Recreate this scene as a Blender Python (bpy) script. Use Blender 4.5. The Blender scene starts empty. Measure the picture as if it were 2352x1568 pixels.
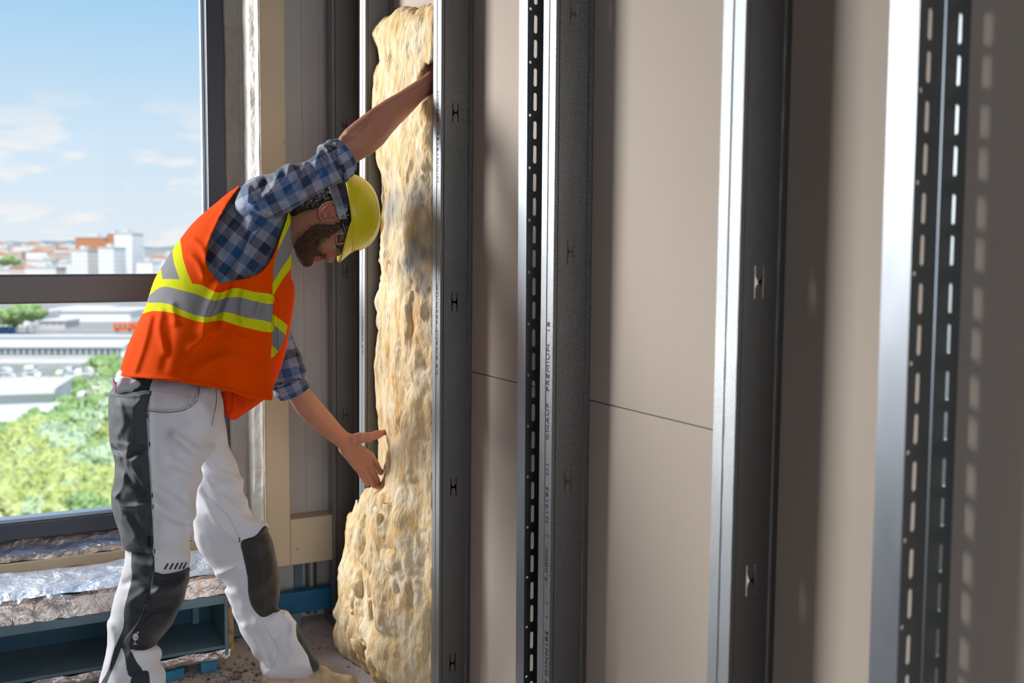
import bpy, bmesh, math, random
import numpy as np
from mathutils import Vector, Matrix, noise as mnoise
from mathutils.geometry import delaunay_2d_cdt
random.seed(7); RNG = np.random.RandomState(7)
C = bpy.context.scene.collection
sc = bpy.context.scene

# ---------------------------------------------------------------- camera
FPX, W0, H0 = 2287.0, 2352.0, 1568.0
CAMH, PITCH, SHV = 1.28, math.radians(2.9), math.tan(math.radians(2.9)) - 184.0/2287.0
cd = bpy.data.cameras.new('camera'); cam = bpy.data.objects.new('camera', cd); C.objects.link(cam)
cam.location = (0, 0, CAMH); cam.rotation_euler = (math.pi/2 - PITCH, 0, 0)
cd.sensor_width = 36; cd.lens = FPX/W0*36; cd.shift_y = SHV*FPX/W0
cd.clip_start = 0.05; cd.clip_end = 20000
cd.dof.use_dof = True; cd.dof.focus_distance = 2.5; cd.dof.aperture_fstop = 3.6
sc.camera = cam

# ---------------------------------------------------------------- colour management, world, lights
sc.view_settings.view_transform = 'Standard'; sc.view_settings.look = 'None'
sc.view_settings.exposure = 0.0; sc.view_settings.gamma = 1.0; sc.view_settings.use_curve_mapping = False
sc.cycles.use_denoising = True
sc.cycles.max_bounces = 8; sc.cycles.transparent_max_bounces = 12
sc.cycles.sample_clamp_indirect = 6.0
SKY, SUN, SIDE, FILL = 1.0, 5.5, 780.0, 85.0

def build_world():
    w = bpy.data.worlds.new('sky'); sc.world = w; w.use_nodes = True
    nt = w.node_tree; N = nt.nodes; N.clear(); L = nt.links
    tc = N.new('ShaderNodeTexCoord'); sep = N.new('ShaderNodeSeparateXYZ'); L.new(tc.outputs['Generated'], sep.inputs[0])
    cr = N.new('ShaderNodeValToRGB'); L.new(sep.outputs['Z'], cr.inputs[0])
    e = cr.color_ramp.elements
    e[0].position = 0.0; e[0].color = (.82, .87, .90, 1); e[1].position = .9; e[1].color = (.10, .25, .60, 1)
    for p, c in ((.035, (.78, .86, .92, 1)), (.12, (.66, .81, .93, 1)), (.27, (.33, .62, .88, 1))):
        q = e.new(p); q.color = c
    mp = N.new('ShaderNodeMapping'); mp.inputs['Scale'].default_value = (1, 1, 3.2); L.new(tc.outputs['Generated'], mp.inputs[0])
    nz = N.new('ShaderNodeTexNoise'); nz.inputs['Scale'].default_value = 13; nz.inputs['Detail'].default_value = 6; L.new(mp.outputs[0], nz.inputs['Vector'])
    c2 = N.new('ShaderNodeValToRGB'); L.new(nz.outputs['Fac'], c2.inputs[0])
    c2.color_ramp.elements[0].position = .52; c2.color_ramp.elements[0].color = (0, 0, 0, 1)
    c2.color_ramp.elements[1].position = .60; c2.color_ramp.elements[1].color = (.85, .85, .85, 1)
    mr = N.new('ShaderNodeMapRange'); L.new(sep.outputs['Z'], mr.inputs[0])
    mr.inputs[1].default_value = .10; mr.inputs[2].default_value = .16; mr.inputs[3].default_value = .9; mr.inputs[4].default_value = .0
    mu = N.new('ShaderNodeMath'); mu.operation = 'MULTIPLY'; L.new(c2.outputs[0], mu.inputs[0]); L.new(mr.outputs[0], mu.inputs[1])
    mx = N.new('ShaderNodeMixRGB'); L.new(mu.outputs[0], mx.inputs[0]); L.new(cr.outputs[0], mx.inputs[1]); mx.inputs[2].default_value = (.97, .93, .89, 1)
    bg = N.new('ShaderNodeBackground'); bg.inputs[1].default_value = SKY; L.new(mx.outputs[0], bg.inputs[0])
    ou = N.new('ShaderNodeOutputWorld'); L.new(bg.outputs[0], ou.inputs[0])
build_world()

ANG = math.atan(0.5)            # the stud wall runs 26.6 degrees left of the view axis
CA, SA = math.cos(ANG), math.sin(ANG)
def L3(q, s, z): return Vector((CA*q - SA*s, SA*q + CA*s, z))

def light(name, kind, loc, tgt, **k):
    d = bpy.data.lights.new(name, kind); o = bpy.data.objects.new(name, d); C.objects.link(o)
    o.location = loc; o.rotation_euler = (Vector(tgt) - Vector(loc)).to_track_quat('-Z', 'Y').to_euler()
    for a, v in k.items(): setattr(d, a, v)
    return o
light('sun', 'SUN', (0, -20, 40), (-8, 0, 0), energy=SUN, angle=math.radians(1.5), color=(1, .95, .86))
light('window_daylight', 'AREA', L3(-3.4, 6.6, 2.9), L3(.9, 1.9, 1.1), energy=SIDE, shape='RECTANGLE', size=2.0, size_y=3.0, color=(1, .96, .9))
light('rear_fill_light', 'AREA', L3(-.1, -4.0, 1.7), L3(.2, 2.2, 1.0), energy=FILL, shape='RECTANGLE', size=2.0, size_y=2.1, color=(.88, .94, 1))  # fill lamp added behind the camera, no known source there

# ---------------------------------------------------------------- pixel <-> place
CP, SP = math.cos(PITCH), math.sin(PITCH)
def Wp(px, py, Y):
    u = (np.asarray(px, float) - 1176)/FPX; v = (784 - np.asarray(py, float))/FPX + SHV
    dy = CP + v*SP; dz = -SP + v*CP; k = Y/dy
    return u*k, Y + 0*k, CAMH + dz*k
def WV(px, py, Y):
    a, b, c = Wp(px, py, Y); return Vector((float(a), float(b), float(c)))
def on_q(px, py, q):            # where the ray through a pixel meets the plane q = const of the stud wall
    r = WV(px, py, 1.0) - Vector((0, 0, CAMH)); dq = CA*r.x + SA*r.y; k = q/dq
    return k*(-SA*r.x + CA*r.y), CAMH + k*r.z       # s, z
def on_s(px, py, s):
    r = WV(px, py, 1.0) - Vector((0, 0, CAMH)); ds = -SA*r.x + CA*r.y; k = s/ds
    return k*(CA*r.x + SA*r.y), CAMH + k*r.z        # q, z

# ---------------------------------------------------------------- materials
class Mat:
    def __init__(s, name, col=(.5, .5, .5), rough=.6, metal=0.0, spec=.5):
        s.m = bpy.data.materials.new(name); s.m.use_nodes = True; s.nt = s.m.node_tree; s.N = s.nt.nodes
        s.b = s.N['Principled BSDF']; s.b.inputs['Base Color'].default_value = (*col, 1)
        s.b.inputs['Roughness'].default_value = rough; s.b.inputs['Metallic'].default_value = metal
        s.b.inputs['Specular IOR Level'].default_value = spec
        s.col = None; s.c0 = col; s.h = None
    def link(s, a, b): s.nt.links.new(a, b)
    def tex(s, kind='Noise', scale=10, detail=4, vec='Object', stretch=None, **kw):
        t = s.N.new('ShaderNodeTex' + kind)
        if 'Scale' in t.inputs: t.inputs['Scale'].default_value = scale
        if 'Detail' in t.inputs: t.inputs['Detail'].default_value = detail
        src = s.N.new('ShaderNodeTexCoord').outputs[vec]
        if stretch:
            mp = s.N.new('ShaderNodeMapping'); mp.inputs['Scale'].default_value = stretch; s.link(src, mp.inputs[0]); src = mp.outputs[0]
        s.link(src, t.inputs['Vector'])
        for k, v in kw.items():
            if k in t.inputs: t.inputs[k].default_value = v
            else: setattr(t, k, v)
        return t.outputs['Distance'] if kind == 'Voronoi' else t.outputs[1 if kind == 'Wave' else 0] if kind != 'Noise' else t.outputs['Fac']
    def rampv(s, out, a, b, lo=0, hi=1):
        r = s.N.new('ShaderNodeMapRange'); s.link(out, r.inputs[0])
        for i, v in zip((1, 2, 3, 4), (a, b, lo, hi)): r.inputs[i].default_value = v
        return r.outputs[0]
    def cur(s):
        if s.col is None:
            c = s.N.new('ShaderNodeRGB'); c.outputs[0].default_value = (*s.c0, 1); s.col = c.outputs[0]
        return s.col
    def mix(s, fac, col):
        m = s.N.new('ShaderNodeMixRGB')
        if isinstance(fac, (int, float)): m.inputs[0].default_value = fac
        else: s.link(fac, m.inputs[0])
        s.link(s.cur(), m.inputs[1])
        if isinstance(col, tuple): m.inputs[2].default_value = (*col, 1)
        else: s.link(col, m.inputs[2])
        s.col = m.outputs[0]; s.link(s.col, s.b.inputs['Base Color']); return s
    def region(s, attr, col, soft=1.0):
        a = s.N.new('ShaderNodeAttribute'); a.attribute_name = attr
        return s.mix(s.rampv(a.outputs['Fac'], soft*.5, -soft*.5), col)
    def bump(s, out, strength=.3, dist=.01):
        b = s.N.new('ShaderNodeBump'); b.inputs['Strength'].default_value = strength; b.inputs['Distance'].default_value = dist
        s.link(out, b.inputs['Height'])
        if s.h is not None: s.link(s.h, b.inputs['Normal'])
        s.h = b.outputs[0]; s.link(s.h, s.b.inputs['Normal']); return s
    def rough(s, out, lo, hi): s.link(s.rampv(out, .3, .7, lo, hi), s.b.inputs['Roughness']); return s
    def math(s, op, a, b=None):
        m = s.N.new('ShaderNodeMath'); m.operation = op
        for i, v in enumerate((a, b)):
            if v is None: continue
            if isinstance(v, (int, float)): m.inputs[i].default_value = v
            else: s.link(v, m.inputs[i])
        return m.outputs[0]

def knurl(m, pitch, strength, dist=.0008):
    tc = m.N.new('ShaderNodeTexCoord'); sp = m.N.new('ShaderNodeSeparateXYZ'); m.link(tc.outputs['Object'], sp.inputs[0])
    xy = m.math('ADD', sp.outputs[0], sp.outputs[1])
    a = m.math('SINE', m.math('MULTIPLY', xy, 2*math.pi/pitch))
    b = m.math('SINE', m.math('MULTIPLY', sp.outputs[2], 2*math.pi/pitch))
    h = m.math('MULTIPLY', a, b)
    m.bump(h, strength, dist); return h

def steel(name, col=(.42, .44, .46), rough=.32, pitch=.0048, ks=.5):
    m = Mat(name, col, rough, 1.0)
    n = m.tex('Noise', 18, 3, stretch=(1, 1, .25)); m.mix(m.rampv(n, .35, .75, 0, .25), tuple(c*.82 for c in col)); m.rough(n, rough*.9, rough*1.15)
    if pitch:
        h = knurl(m, pitch, ks); m.mix(m.rampv(h, .0, .8, 0, .5), tuple(c*.5 for c in col)) if rough > .41 else m.mix(m.rampv(h, .2, 1, 0, .35), tuple(min(1, c*1.5) for c in col))
    return m.m
M = {}
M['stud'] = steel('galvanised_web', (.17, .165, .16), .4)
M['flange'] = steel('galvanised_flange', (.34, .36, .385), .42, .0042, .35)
M['channel'] = steel('slotted_channel_steel', (.24, .27, .29), .34, None)
M['channel_flange'] = steel('slotted_channel_flange', (.28, .305, .345), .42, None)
m = Mat('print_ink', (.03, .03, .06), .6); M['ink'] = m.m
m = Mat('drywall_paper', (.50, .425, .365), .85, spec=.25)
n = m.tex('Noise', 3, 6); m.mix(m.rampv(n, .3, .7, 0, .5), (.46, .395, .345)); n2 = m.tex('Noise', 260, 2); m.bump(n2, .12, .0006); m.mix(m.rampv(n2, .3, .7, 0, .25), (.56, .48, .42)); M['drywall'] = m.m
m = Mat('near_black', (.04, .035, .03), .9); M['dark'] = m.m  # near-black, for the backing behind the board joints and for wheels
m = Mat('painted_plaster', (.52, .50, .48), .9); n = m.tex('Noise', 5, 5); m.mix(m.rampv(n, .35, .7, 0, .5), (.34, .33, .32)); M['plaster'] = m.m
m = Mat('ceiling_concrete', (.30, .29, .28), .9); M['ceil'] = m.m
m = Mat('room_dark_plaster', (.17, .16, .15), .9); M['darkwall'] = m.m
m = Mat('beige_panel', (.60, .50, .36), .7)
n = m.tex('Noise', 30, 6); m.mix(m.rampv(n, .68, .74, 0, .8), (.25, .13, .05)); n = m.tex('Noise', 2.5, 3); m.mix(m.rampv(n, .4, .65, 0, .35), (.42, .36, .27)); M['beige'] = m.m
m = Mat('grey_pink_panel', (.44, .425, .41), .6)
n = m.tex('Noise', 1.3, 3, stretch=(2.5, 2.5, .5)); m.mix(m.rampv(n, .42, .6, 0, .8), (.46, .38, .375)); M['panel'] = m.m
m = Mat('window_frame_paint', (.042, .052, .08), .38); n = m.tex('Noise', 220, 2); m.mix(m.rampv(n, .72, .76, 0, .5), (.3, .3, .34)); M['frame'] = m.m
m = Mat('window_bead', (.40, .47, .55), .35, .6); M['bead'] = m.m
m = Mat('floor_concrete', (.56, .52, .52), .85)
n = m.tex('Noise', 4, 8); m.mix(m.rampv(n, .4, .65, 0, .8), (.40, .35, .34)); n = m.tex('Noise', 45, 5); m.mix(m.rampv(n, .64, .70, 0, .9), (.05, .045, .04)); m.bump(n, .3, .004); M['floor'] = m.m
m = Mat('blue_steel_paint', (.012, .07, .12), .3); n = m.tex('Noise', 9, 5); m.mix(m.rampv(n, .4, .7, 0, .6), (.035, .09, .13)); M['bluesteel'] = m.m
m = Mat('grey_blue_paint', (.12, .20, .25), .5); n = m.tex('Noise', 9, 5); m.mix(m.rampv(n, .45, .7, 0, .5), (.08, .12, .15)); M['greyblue'] = m.m
m = Mat('blue_board_paint', (.01, .14, .30), .5); n = m.tex('Noise', 7, 5); m.mix(m.rampv(n, .45, .7, 0, .6), (.02, .09, .17)); M['blueboard'] = m.m
m = Mat('blue_block_paint', (.03, .24, .42), .6); n = m.tex('Noise', 25, 5); m.mix(m.rampv(n, .45, .7, 0, .7), (.05, .13, .2)); m.bump(n, .4, .004); M['block'] = m.m
m = Mat('pipe_steel', (.35, .34, .33), .45, .8); M['pipe'] = m.m
def foil(name, col, ks=1.0, rg=.3):
    m = Mat(name, col, rg, 1.0)
    n = m.tex('Noise', 9, 7, Distortion=1.5); v = m.tex('Voronoi', 22, 2)
    n3 = m.tex('Noise', 45, 5, Distortion=2.0)
    m.bump(n, .9*ks, .03); m.bump(v, .45*ks, .012); m.bump(n3, .5*ks, .006); m.mix(m.rampv(n, .5, .68, 0, .45), tuple(c*f for c, f in zip(col, (.85, .62, .5)))); return m.m
M['foil'] = foil('aluminium_foil', (.92, .93, .95), .5, .5); M['foil2'] = foil('aluminium_foil_dusty', (.84, .77, .74), .8, .42); M['foilv'] = foil('foil_tape', (.62, .57, .52), .16, .34); M['foilv'].node_tree.nodes['Principled BSDF'].inputs['Metallic'].default_value = .55
m = Mat('foam_edge', (.42, .30, .12), .9); n = m.tex('Noise', 60, 5); m.mix(m.rampv(n, .4, .6, 0, .8), (.16, .12, .08)); m.bump(n, .6, .006); M['foam'] = m.m
m = Mat('rubble', (.30, .26, .23), .95); n = m.tex('Noise', 40, 4); m.mix(m.rampv(n, .45, .6, 0, .9), (.1, .09, .08)); M['rubble'] = m.m

# clear glazing: thin, slightly reflecting
def glass_mat(name, tint=(1, 1, 1), k=.06):
    m = bpy.data.materials.new(name); m.use_nodes = True; nt = m.node_tree; N = nt.nodes; N.clear()
    t = N.new('ShaderNodeBsdfTransparent'); t.inputs[0].default_value = (*tint, 1); g = N.new('ShaderNodeBsdfGlossy'); g.inputs['Roughness'].default_value = .02
    fr = N.new('ShaderNodeFresnel'); fr.inputs[0].default_value = 1.45; mu = N.new('ShaderNodeMath'); mu.operation = 'MULTIPLY'; mu.inputs[1].default_value = k
    nt.links.new(fr.outputs[0], mu.inputs[0]); mx = N.new('ShaderNodeMixShader'); nt.links.new(mu.outputs[0], mx.inputs[0]); nt.links.new(t.outputs[0], mx.inputs[1]); nt.links.new(g.outputs[0], mx.inputs[2])
    o = N.new('ShaderNodeOutputMaterial'); nt.links.new(mx.outputs[0], o.inputs[0]); return m
M['glass'] = glass_mat('window_glass', (.97, .985, 1.0), .04); M['lens'] = glass_mat('clear_lens', (.93, .92, .94), .9)

# ---------------------------------------------------------------- objects
def tag(o, label=None, cat=None, group=None, kind=None):
    if label: o['label'] = label
    if cat: o['category'] = cat
    if group: o['group'] = group
    if kind: o['kind'] = kind
    return o
def thing(name, label, cat, loc=(0, 0, 0), rz=0.0, group=None, kind=None):
    o = bpy.data.objects.new(name, None); C.objects.link(o); o.empty_display_size = .1
    o.location = loc; o.rotation_euler = (0, 0, rz); return tag(o, label, cat, group, kind)
def obj(name, bm, mat, parent=None, smooth=False, loc=None, rz=None, bevel=0):
    me = bpy.data.meshes.new(name)
    bm.to_mesh(me); bm.free()
    for mm in (mat if isinstance(mat, (list, tuple)) else [mat]): me.materials.append(mm)
    if smooth: me.polygons.foreach_set('use_smooth', [True]*len(me.polygons))
    o = bpy.data.objects.new(name, me); C.objects.link(o)
    if parent is not None: o.parent = parent
    if loc is not None: o.location = loc
    if rz is not None: o.rotation_euler = (0, 0, rz)
    if bevel:
        b = o.modifiers.new('bevel', 'BEVEL'); b.width = bevel; b.segments = 2; b.limit_method = 'ANGLE'
    return o
def box(bm, a, b):
    x0, y0, z0 = a; x1, y1, z1 = b
    v = [bm.verts.new(p) for p in ((x0, y0, z0), (x1, y0, z0), (x1, y1, z0), (x0, y1, z0), (x0, y0, z1), (x1, y0, z1), (x1, y1, z1), (x0, y1, z1))]
    for f in ((3, 2, 1, 0), (4, 5, 6, 7), (0, 1, 5, 4), (1, 2, 6, 5), (2, 3, 7, 6), (3, 0, 4, 7)): bm.faces.new([v[i] for i in f])
    return bm
def boxes(*ab):
    bm = bmesh.new()
    for a, b in ab: box(bm, a, b)
    return bm
def room(name, mat, *ab, kind='structure', parent=None, bevel=0):      # boxes in room coordinates (q, s, z)
    o = obj(name, boxes(*ab), mat, parent, rz=None if parent is not None else ANG, bevel=bevel)
    if kind and parent is None: o['kind'] = kind
    return o
def prism(pts, y0, y1):         # polygon in (x, z) pushed along y
    bm = bmesh.new(); n = len(pts)
    a = [bm.verts.new((x, y0, z)) for x, z in pts]; b = [bm.verts.new((x, y1, z)) for x, z in pts]
    bm.faces.new(a); bm.faces.new(b[::-1])
    for i in range(n): bm.faces.new((a[i], b[i], b[(i+1) % n], a[(i+1) % n]))
    bmesh.ops.recalc_face_normals(bm, faces=bm.faces); return bm

# ================================================================ the room
WQ = 1.066; FQ = .976
room('floor', M['floor'], ((-3.3, -3.6, -.12), (1.4, 3.75, 0)))
room('ceiling', M['ceil'], ((-3.5, -3.8, 2.75), (1.6, 3.9, 3.0)))
def sec(bm, pts, z0, z1, closed=True):
    a = [bm.verts.new((x, y, z0)) for x, y in pts]; b = [bm.verts.new((x, y, z1)) for x, y in pts]; n = len(pts)
    bm.faces.new(a[::-1]); bm.faces.new(b)
    for i in range(n): bm.faces.new((a[i], a[(i+1) % n], b[(i+1) % n], b[i]))
# stud wall lining: boards seen from behind
wr = thing('wall_right', None, None, (0, 0, 0), ANG, kind='structure')
seam = .9915
obj('drywall_board', boxes(((WQ, 1.235, seam+.0012), (WQ+.0125, 3.75, 2.75))), M['drywall'], wr)
obj('drywall_board', boxes(((WQ, 1.235, 0), (WQ+.0125, 3.75, seam-.0012))), M['drywall'], wr)
obj('drywall_board', boxes(((WQ, -3.6, 0), (WQ+.0125, 1.233, 2.75))), M['drywall'], wr)
obj('backing', boxes(((WQ+.0135, -3.6, 0), (WQ+.2, 3.75, 2.75))), M['dark'], wr)
room('wall_rear', M['darkwall'], ((-3.4, -3.75, 0), (-1.1, -3.6, 2.75)), ((.9, -3.75, 0), (1.4, -3.6, 2.75)), ((-1.1, -3.75, 0), (.9, -3.6, .6)), ((-1.1, -3.75, 2.65), (.9, -3.6, 2.75)))  # unseen wall; its opening is added to let the fill lamp in
room('wall_left', M['darkwall'], ((-3.4, -3.75, 0), (-3.2, 3.8, 2.75)))
BS = 3.56
room('wall_back', M['plaster'], ((.70, 3.50, 0), (1.066, 3.72, 2.75)), ((-3.2, BS, 0), (.70, 3.72, .385)), ((-3.2, BS, 2.62), (.70, 3.72, 2.75)), ((-3.2, BS, .385), (-1.75, 3.72, 2.62)))  # unseen left stretch closes the window short, to cut the sky light
# window: frame, transom, mullions, beads, panes
win = thing('window_1', None, None, (0, 0, 0), ANG, kind='structure')
z0w, z1w = .385, 2.62
obj('window_frame', boxes(((.597, 3.5, z0w), (.70, 3.62, z1w)), ((-1.75, 3.5, z1w-.07), (.597, 3.62, z1w)), ((-1.75, 3.5, z0w+.01), (.597, 3.62, .445)), ((-1.75, 3.5, .445), (-1.65, 3.62, z1w-.07))), M['frame'], win, bevel=.003)
m = Mat('transom_paint', (.12, .10, .105), .42); n = m.tex('Noise', 300, 2); m.mix(m.rampv(n, .72, .75, 0, .5), (.3, .3, .3)); M['transom'] = m.m
obj('transom', boxes(((-1.65, 3.49, 1.146), (.597, 3.62, 1.238))), M['transom'], win, bevel=.006)
obj('glazing_bead', boxes(((.586, 3.545, .445), (.597, 3.57, 1.146)), ((.586, 3.545, 1.238), (.597, 3.57, z1w-.07)), ((-1.65, 3.52, .445), (.586, 3.57, .458))), M['bead'], win, bevel=.002)
for a, b in (((-1.65, 3.578, .458), (.59, 3.582, 1.146)), ((-1.65, 3.578, 1.238), (.59, 3.582, z1w-.07))):
    obj('pane', boxes((a, b)), M['glass'], win)
fill_win = thing('rear_fill_window', None, None, (0, 0, 0), ANG, kind='structure')  # unseen window, added as an opening for the fill lamp
obj('window_frame', boxes(((-1.1, -3.7, .6), (.9, -3.64, .66)), ((-1.1, -3.7, 2.59), (.9, -3.64, 2.65)), ((-1.1, -3.7, .66), (-1.04, -3.64, 2.59)), ((.84, -3.7, .66), (.9, -3.64, 2.59))), M['frame'], fill_win)

def sheet(name, nu, nv, fn, mat, parent=None, amp=.004, sc_=9, thick=0, seed=0):
    bm = bmesh.new(); g = []
    for i in range(nu+1):
        r = []
        for j in range(nv+1):
            p = Vector(fn(i/nu, j/nv)); k = mnoise.noise_vector(p*sc_ + Vector((seed, 0, 0))) + .5*mnoise.noise_vector(p*sc_*2.7)
            r.append(bm.verts.new(p + k*amp))
        g.append(r)
    for i in range(nu):
        for j in range(nv): bm.faces.new((g[i][j], g[i+1][j], g[i+1][j+1], g[i][j+1]))
    o = obj(name, bm, mat, parent, smooth=True)
    if parent is None: o.rotation_euler = (0, 0, ANG)
    if thick:
        s = o.modifiers.new('thickness', 'SOLIDIFY'); s.thickness = thick; s.offset = 0
    return o
def lerp(a, b, t): return a + (b-a)*t
def path(pts):
    d = [0]
    for a, b in zip(pts, pts[1:]): d.append(d[-1] + math.dist(a, b))
    def f(t):
        x = t*d[-1]
        for i in range(len(pts)-1):
            if x <= d[i+1] + 1e-9:
                k = (x-d[i])/(d[i+1]-d[i]); return [lerp(a, b, k) for a, b in zip(pts[i], pts[i+1])]
        return list(pts[-1])
    return f
# foil on the reveal right of the window
rv = path([(.655, 3.497), (.705, 3.47), (.715, 3.40), (.735, 3.372), (.742, 3.355)])
o = sheet('foil_lining', 26, 260, lambda a, b: (*rv(a), .37+b*2.35), M['foilv'], amp=.004, sc_=4, thick=.001)
tag(o, 'tall strip of crumpled silver foil lining the reveal right of the window', 'foil')
m = Mat('tan_foam', (.46, .37, .26), .9); n = m.tex('Noise', 40, 5); m.mix(m.rampv(n, .45, .65, 0, .8), (.26, .21, .15)); M['tanfoam'] = m.m
fe = obj('foam_strip', boxes(((.7425, 3.345, .37), (.7445, 3.368, 2.745))), M['tanfoam'], rz=ANG, bevel=.004); tag(fe, 'thin upright strip of raw tan foam beside the foil', 'foam')
# beige L-shaped boxing
bx = thing('boxing_panel', 'beige spotted L shaped boxing panel right of the window', 'panel', L3(.84, 3.36, 0), ANG)
def rel(o, b):
    for v in o.data.vertices: v.co -= Vector(b)
    return o
rel(obj('upright', boxes(((.745, 3.36, .235), (.83, 3.50, 2.75))), M['beige'], bx, bevel=.004), (.84, 3.36, 0))
rel(obj('bottom_rail', boxes(((.83, 3.36, .235), (1.03, 3.50, .395))), M['beige'], bx, bevel=.004), (.84, 3.36, 0))
rel(obj('recessed_panel', boxes(((.83, 3.44, .395), (1.062, 3.499, 2.74)), ((.905, 3.436, .40), (.907, 3.44, 2.74)), ((.965, 3.436, .40), (.967, 3.44, 2.74))), M['panel'], bx), (.84, 3.36, 0))
pp = bmesh.new(); bmesh.ops.create_cone(pp, cap_ends=True, segments=20, radius1=.019, radius2=.019, depth=.24); 
o = obj('pipe', pp, M['pipe'], smooth=False, loc=L3(.93, 3.47, .14), rz=ANG); tag(o, 'short grey steel pipe rising from the blue board under boxing', 'pipe')
o = obj('conduit_strip', boxes(((.873, 3.482, .06), (.902, 3.498, .24))), M['greyblue'], rz=ANG, bevel=.002); tag(o, 'pale blue flat strip beside the short grey pipe', 'conduit')
o = room('skirting_board', M['blueboard'], ((.55, 3.40, .05), (1.02, 3.44, .125)), kind=None, bevel=.003); tag(o, 'dark blue board standing along the wall foot behind the boot', 'board')
o = room('base_channel', M['greyblue'], ((.50, 3.385, .008), (.87, 3.40, .055)), kind=None, bevel=.003); tag(o, 'thin grey blue rail lying at the foot of the blue board', 'rail')

# sill covered in foil, with the beige strip, and the blue steel trough below
fs = thing('foil_sill', 'crumpled silver foil covering the deep sill below the window', 'foil', L3(-1.2, 3.3, 0), ANG)
base = (-1.2, 3.3, 0)
top = path([(3.30, .30), (3.16, .318), (3.125, .315), (3.118, .29), (3.113, .262), (3.11, .250)])
prof = path([(3.405, .322), (3.30, .325), (3.17, .322), (3.13, .315)])
o = sheet('top_sheet', 380, 34, lambda a, b: (-1.9+a*2.475, *prof(b)), M['foil'], fs, amp=.006, sc_=8); rel(o, base)
prof2 = path([(3.13, .315), (3.116, .305), (3.112, .25)])
o = sheet('front_sheet', 420, 16, lambda a, b: (-1.9+a*2.475, *prof2(b)), M['foil2'], fs, amp=.007, sc_=14); rel(o, base)
prof3 = path([(3.42, .345), (3.43, .362), (3.46, .372), (3.475, .376), (3.50, .392)])
o = sheet('back_sheet', 360, 18, lambda a, b: (-1.9+a*2.54, *prof3(b)), M['foil2'], fs, amp=.006, sc_=10); rel(o, base)
o = obj('core', boxes(((-1.9, 3.14, .26), (.57, 3.40, .305)), ((-1.9, 3.42, .06), (.64, 3.50, .335))), M['foam'], fs); rel(o, base)
o = obj('end_sheet', boxes(((.572, 3.12, .06), (.590, 3.40, .315))), M['foam'], fs, bevel=.004); rel(o, base)
o = obj('edge_strip', boxes(((-1.9, 3.40, .318), (.60, 3.415, .347))), M['beige'], fs, bevel=.002); rel(o, base); o['label'] = 'beige edging strip'
tr = thing('steel_trough', 'open fronted blue steel trough under the foil sill', 'trough', L3(-1.2, 3.25, .05), ANG)
b2 = (-1.2, 3.25, .05)
rel(obj('back_plate', boxes(((-1.9, 3.37, .08), (.56, 3.38, .25))), M['bluesteel'], tr), b2)
rel(obj('bottom_plate', boxes(((-1.9, 3.12, .078), (.56, 3.38, .088))), M['greyblue'], tr), b2)
rel(obj('top_lip', boxes(((-1.9, 3.108, .222), (.56, 3.38, .25))), M['greyblue'], tr, bevel=.003), b2)
rel(obj('end_plate', boxes(((.56, 3.11, .06), (.570, 3.38, .25))), M['greyblue'], tr), b2)
rel(obj('end_rib', boxes(((.50, 3.345, .09), (.52, 3.37, .222))), M['greyblue'], tr), b2)
prof4 = path([(3.112, .078), (3.11, .05), (3.14, .035), (3.3, .04)])
o = sheet('foil_wrap', 360, 16, lambda a, b: (-1.9+a*2.475, *prof4(b)), M['foil2'], tr, amp=.007, sc_=12); rel(o, b2); o['label'] = 'crumpled foil wrapped under the trough'
def block(name, q, s, w, d, h, label, r=0):
    bm = boxes(((-w/2, -d/2, 0), (w/2, d/2, h))); bmesh.ops.subdivide_edges(bm, edges=bm.edges, cuts=2, use_grid_fill=True)
    for v in bm.verts: v.co += mnoise.noise_vector(v.co*30 + Vector((q*9, 0, 0)))*.003
    o = obj(name, bm, M['block'], loc=L3(q, s, 0), rz=ANG+r, bevel=.003); return tag(o, label, 'block')
block('support_block', .40, 3.16, .075, .07, .034, 'blue block propping the foil wrapped trough, nearer the white trouser leg', .2)
block('support_block', .52, 3.17, .05, .06, .034, 'smaller blue block propping the right end of the trough', -.1)
# crumbs
bm = bmesh.new()
for i in range(330):
    q = random.uniform(.25, 1.0); s = random.uniform(2.75, 3.42)
    if random.random() < .6: q, s = random.gauss(.55, .1), random.gauss(3.12, .06)
    r = random.choice((.0015, .002, .003, .004, .006))
    ret = bmesh.ops.create_icosphere(bm, subdivisions=1, radius=r)
    for v in ret['verts']: v.co = Vector((q, s, r*.5)) + Vector((v.co.x*random.uniform(.7, 1.6), v.co.y*random.uniform(.7, 1.6), v.co.z*.6))
o = obj('debris', bm, M['rubble'], rz=ANG); tag(o, 'scattered crumbs of rubble and dirt on the floor by the wall', 'debris', kind='stuff')
for i, (q, s, r, lb) in enumerate(((.585, 3.06, .014, 'larger pale lump of mortar on the floor before the trough end'), (.545, 3.02, .011, 'smaller pale lump of mortar nearer the trouser leg'), (.60, 3.10, .012, 'dull lump of mortar lying against the trough end'))):
    bm = bmesh.new(); bmesh.ops.create_icosphere(bm, subdivisions=2, radius=r)
    for v in bm.verts: v.co += mnoise.noise_vector(v.co*60 + Vector((i*5, 0, 0)))*r*.5; v.co.z *= .7
    o = obj('mortar_lump', bm, M['rubble'], loc=L3(q, s, r*.6), rz=ANG+i); tag(o, lb, 'rubble', 'mortar lumps on the floor')

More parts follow.
